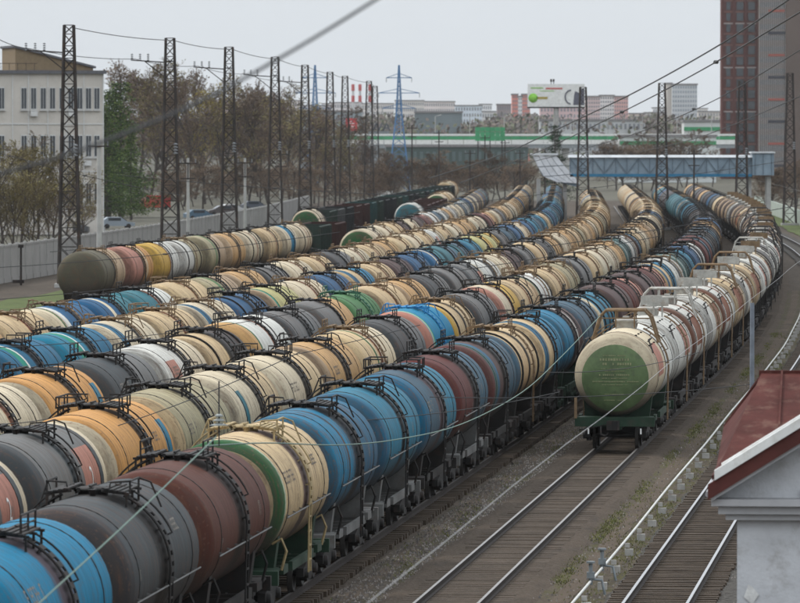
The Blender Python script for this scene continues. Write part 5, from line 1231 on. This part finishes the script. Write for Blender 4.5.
ks = F_PX / 1600
root = empty('red_sign', ((351.5 - 400) / ks, 1600, 0)); tag(root, 'red square sign panel with white lines near the lattice masts', 'sign')
zc = CAM_H + (HOR - 124.5) / ks
m = MB(); m.box((0, 0, zc), (11.5 / ks, .5, 12.5 / ks)); obj('panel', m.mesh('panel', plain('sign_panel_red', (.55, .06, .07), .5)), root)
m = MB()
for dz, w_, dx in ((.9, 1.3, -.3), (.3, 1.8, 0), (-.5, 1.7, .1), (-1.0, .9, .4)): m.box((dx, -.28, zc + dz), (w_, .05, .22))
obj('white_lettering', m.mesh('white_lettering', m_white), root)
for dx in (-1, 1): m = MB(); m.bar((dx, .2, 0), (dx, .2, zc), .3); obj('post', m.mesh('post', m_lattice), root)
def letters(txt, x, ybase, Y, hpx, lab, mat):
    k = F_PX / Y; cu = bpy.data.curves.new('letters', 'FONT'); cu.body = txt; cu.size = hpx / k * 1.4; cu.extrude = .15
    to = bpy.data.objects.new('tmp', cu); me = bpy.data.meshes.new_from_object(to); me.materials.clear(); me.materials.append(mat); bpy.data.objects.remove(to)
    root = empty('roof_letters', ((x - 400) / k, Y, 0)); tag(root, lab, 'sign')
    o = obj('lettering', me, root); o.rotation_euler = (R(90), 0, 0); o.location = (0, 0, CAM_H + (HOR - ybase) / k)
    m = MB(); m.box((hpx * 1.6 / k, .3, (CAM_H + (HOR - ybase) / k) / 2), (hpx * 3.4 / k, .3, CAM_H + (HOR - ybase) / k)); obj('support', m.mesh('support', plain('sign_support', (.2, .22, .23), .8)), root)
letters('E WA', 361, 131, 1600, 8.5, 'dark rooftop letters beside the red sign panel', plain('letter_dark', (.04, .05, .07), .6))
kg = F_PX / 1300; root = empty('green_hoarding', ((490 - 400) / kg, 1300, 0)); tag(root, 'green gridded hoarding standing above the flyover', 'hoarding')
z0, z1 = CAM_H + (HOR - 141) / kg, CAM_H + (HOR - 127) / kg
for i in range(6):
    for j in range(3): m = MB(); m.box(((-12.5 + 5 * i) / kg, 0, z0 + (z1 - z0) * (j + .5) / 3), (4.7 / kg, .3, (z1 - z0) / 3 - .08)); obj('panel', m.mesh('panel', m_fgreen), root)
for dx in (-12, 0, 12): m = MB(); m.bar((dx / kg, .3, 0), (dx / kg, .3, z1), .25); obj('post', m.mesh('post', m_lattice), root)
m_pyl = plain('pylon_blue', (.07, .16, .30), .6, .2, .3)
def pylon(x, yt, Y, lab):
    p = PX(x, yt, Y); T = p.z; p.z = 0; root = empty('power_pylon', p); tag(root, lab, 'pylon', 'blue power pylons')
    hw = lambda z: 2.3 - 1.75 * min(1, z / (T * .62)) if z < T * .62 else .55 - .5 * (z - T * .62) / (T * .38)
    for sx in (-1, 1):
        for sy in (-1, 1):
            m = MB(); zs = [0, T * .35, T * .62, T]; 
            for a, b in zip(zs, zs[1:]): m.bar((sx * hw(a), sy * hw(a), a), (sx * hw(b), sy * hw(b), b), .22)
            obj('leg', m.mesh('leg', m_pyl), root)
    m = MB(); z = 0
    while z < T - 1:
        z2 = z + max(.9, hw(z) * 1.3); a, b = hw(z), hw(min(T, z2)); z2 = min(T, z2)
        for y in (-1, 1):
            m.bar((-a, y * a, z), (b, y * b, z2), .11); m.bar((a, y * a, z), (-b, y * b, z2), .11); m.bar((y * a, -a, z), (y * b, b, z2), .11); m.bar((-b, y * b, z2), (b, y * b, z2), .11)
        z = z2
    obj('bracing', m.mesh('bracing', m_pyl), root)
    for zf, L in ((.66, 3.4), (.78, 4.2), (.90, 2.6)):
        m = MB()
        for s in (-1, 1): m.bar((0, 0, T * zf), (s * L, 0, T * zf), .16); m.bar((0, 0, T * zf + .9), (s * L, 0, T * zf), .12)
        o = obj('cross_arm', m.mesh('cross_arm', m_pyl), root)
        for s in (-1, 1): i = obj('insulator', INS, o); i.location = (s * L, 0, T * zf - .9); i.scale = (1, 1, 1.5)
pylon(315, 65, 1150, 'blue power pylon behind the lattice masts on the left'); pylon(399, 65, 1150, 'blue power pylon right of the lattice mast line')
def hw_dummy(): pass
for i, (x, s) in enumerate(((353, 0), (360, 0), (370, .4))):
    p = PX(x, 84, 3000); T = p.z; p.z = 0; root = empty('chimney', p); tag(root, 'red and white banded far chimney, %s from the left' % ordw(i + 1), 'chimney', 'far banded chimneys')
    m = MB(); m.tube([(0, 0, 0), (0, 0, T)], .95, 12, r2=.65); obj('shaft', m.mesh('shaft', plain('chimney_pale', (.5, .5, .5), .8)), root)
    for z0_, z1_ in ((T - 3.6, T - .2), (T - 9.6, T - 6.2)): m = MB(); m.tube([(0, 0, z0_), (0, 0, z1_)], .9, 12); obj('red_band', m.mesh('red_band', plain('chimney_red', (.45, .07, .07), .7)), root)
root = empty('white_hut', PX(385, 195, 920)); root.location.z = 0; tag(root, 'small white hut beyond the gondola string', 'hut')
m = MB(); m.box((0, 1.2, 1.3), (2.6, 2.4, 2.6)); obj('wall', m.mesh('wall', m_white), root); m = MB(); m.box((0, 1.2, 2.68), (2.9, 2.8, .14)); obj('roof', m.mesh('roof', m_frame), root); m = MB(); m.box((.5, -.03, 1.0), (.8, .08, 1.9)); obj('door', m.mesh('door', m_greyframe), root)

# far wooded rise closing the horizon
m = MB(); q = random.Random(21)
for i in range(6500):
    x = q.uniform(-40, 860); Y = q.uniform(1700, 3600); k = F_PX / Y; ytop = 119 + 9 * q.random() + 5 * math.sin(x * .045) - 2
    X = (x - 400) / k; zt_ = CAM_H + (HOR - ytop) / k; r_ = q.uniform(3, 7)
    for j in range(12):
        c = Vector((X + q.gauss(0, r_), Y + q.gauss(0, r_), max(1.5, zt_ * q.uniform(.25, 1)))); a = Vector((q.gauss(0, 1), q.gauss(0, 1), q.gauss(0, 1))).normalized() * q.uniform(.5, 1.1); b = a.orthogonal().normalized() * q.uniform(.4, .9)
        m.add([c - a, c + b, c + a, c - b], [(0, 1, 2, 3)], q.randrange(3))
tag(obj('distant_wood', m.mesh('distant_wood', [twmat('far_twig_a', (.13, .105, .09)), twmat('far_twig_b', (.10, .09, .085)), twmat('far_twig_c', (.10, .105, .07))])), 'far brown wood filling the gaps below the skyline', 'wood', kind='stuff')
m = MB(); NX, NYY = 24, 6
for j in range(NYY):
    for i in range(NX):
        X = -6000 + 12000 * i / (NX - 1); Y = 3600 + 2800 * j / (NYY - 1); m.v.append((X, Y, -1 if j == 0 else 18 * min(1, j / 2) + 4 * math.sin(i * 1.3)))
for j in range(NYY - 1):
    for i in range(NX - 1): m.f.append((j * NX + i, j * NX + i + 1, (j + 1) * NX + i + 1, (j + 1) * NX + i)); m.m.append(0); m.sm.append(True)
tag(obj('hills', m.mesh('hills', twmat('far_hill', (.11, .10, .09)))), 'low brown rise behind the far apartment blocks', 'hills', kind='structure')

# ------------------------------------------------------------------ haze over the whole place
m = MB(); m.box((0, 3100, 45), (12400, 7000, 96)); hz = obj('haze', m.mesh('haze', None)); hz.data.materials.clear()
hm = bpy.data.materials.new('haze_air'); hm.use_nodes = True; hn = hm.node_tree; hn.nodes.remove(hn.nodes['Principled BSDF'])
pv = hn.nodes.new('ShaderNodeVolumePrincipled'); pv.inputs['Color'].default_value = (.96, .98, 1, 1); pv.inputs['Density'].default_value = .000034; pv.inputs['Anisotropy'].default_value = 0
hn.links.new(pv.outputs[0], hn.nodes['Material Output'].inputs['Volume']); hz.data.materials.append(hm); tag(hz, 'thin grey haze over the whole yard', 'haze', kind='stuff')
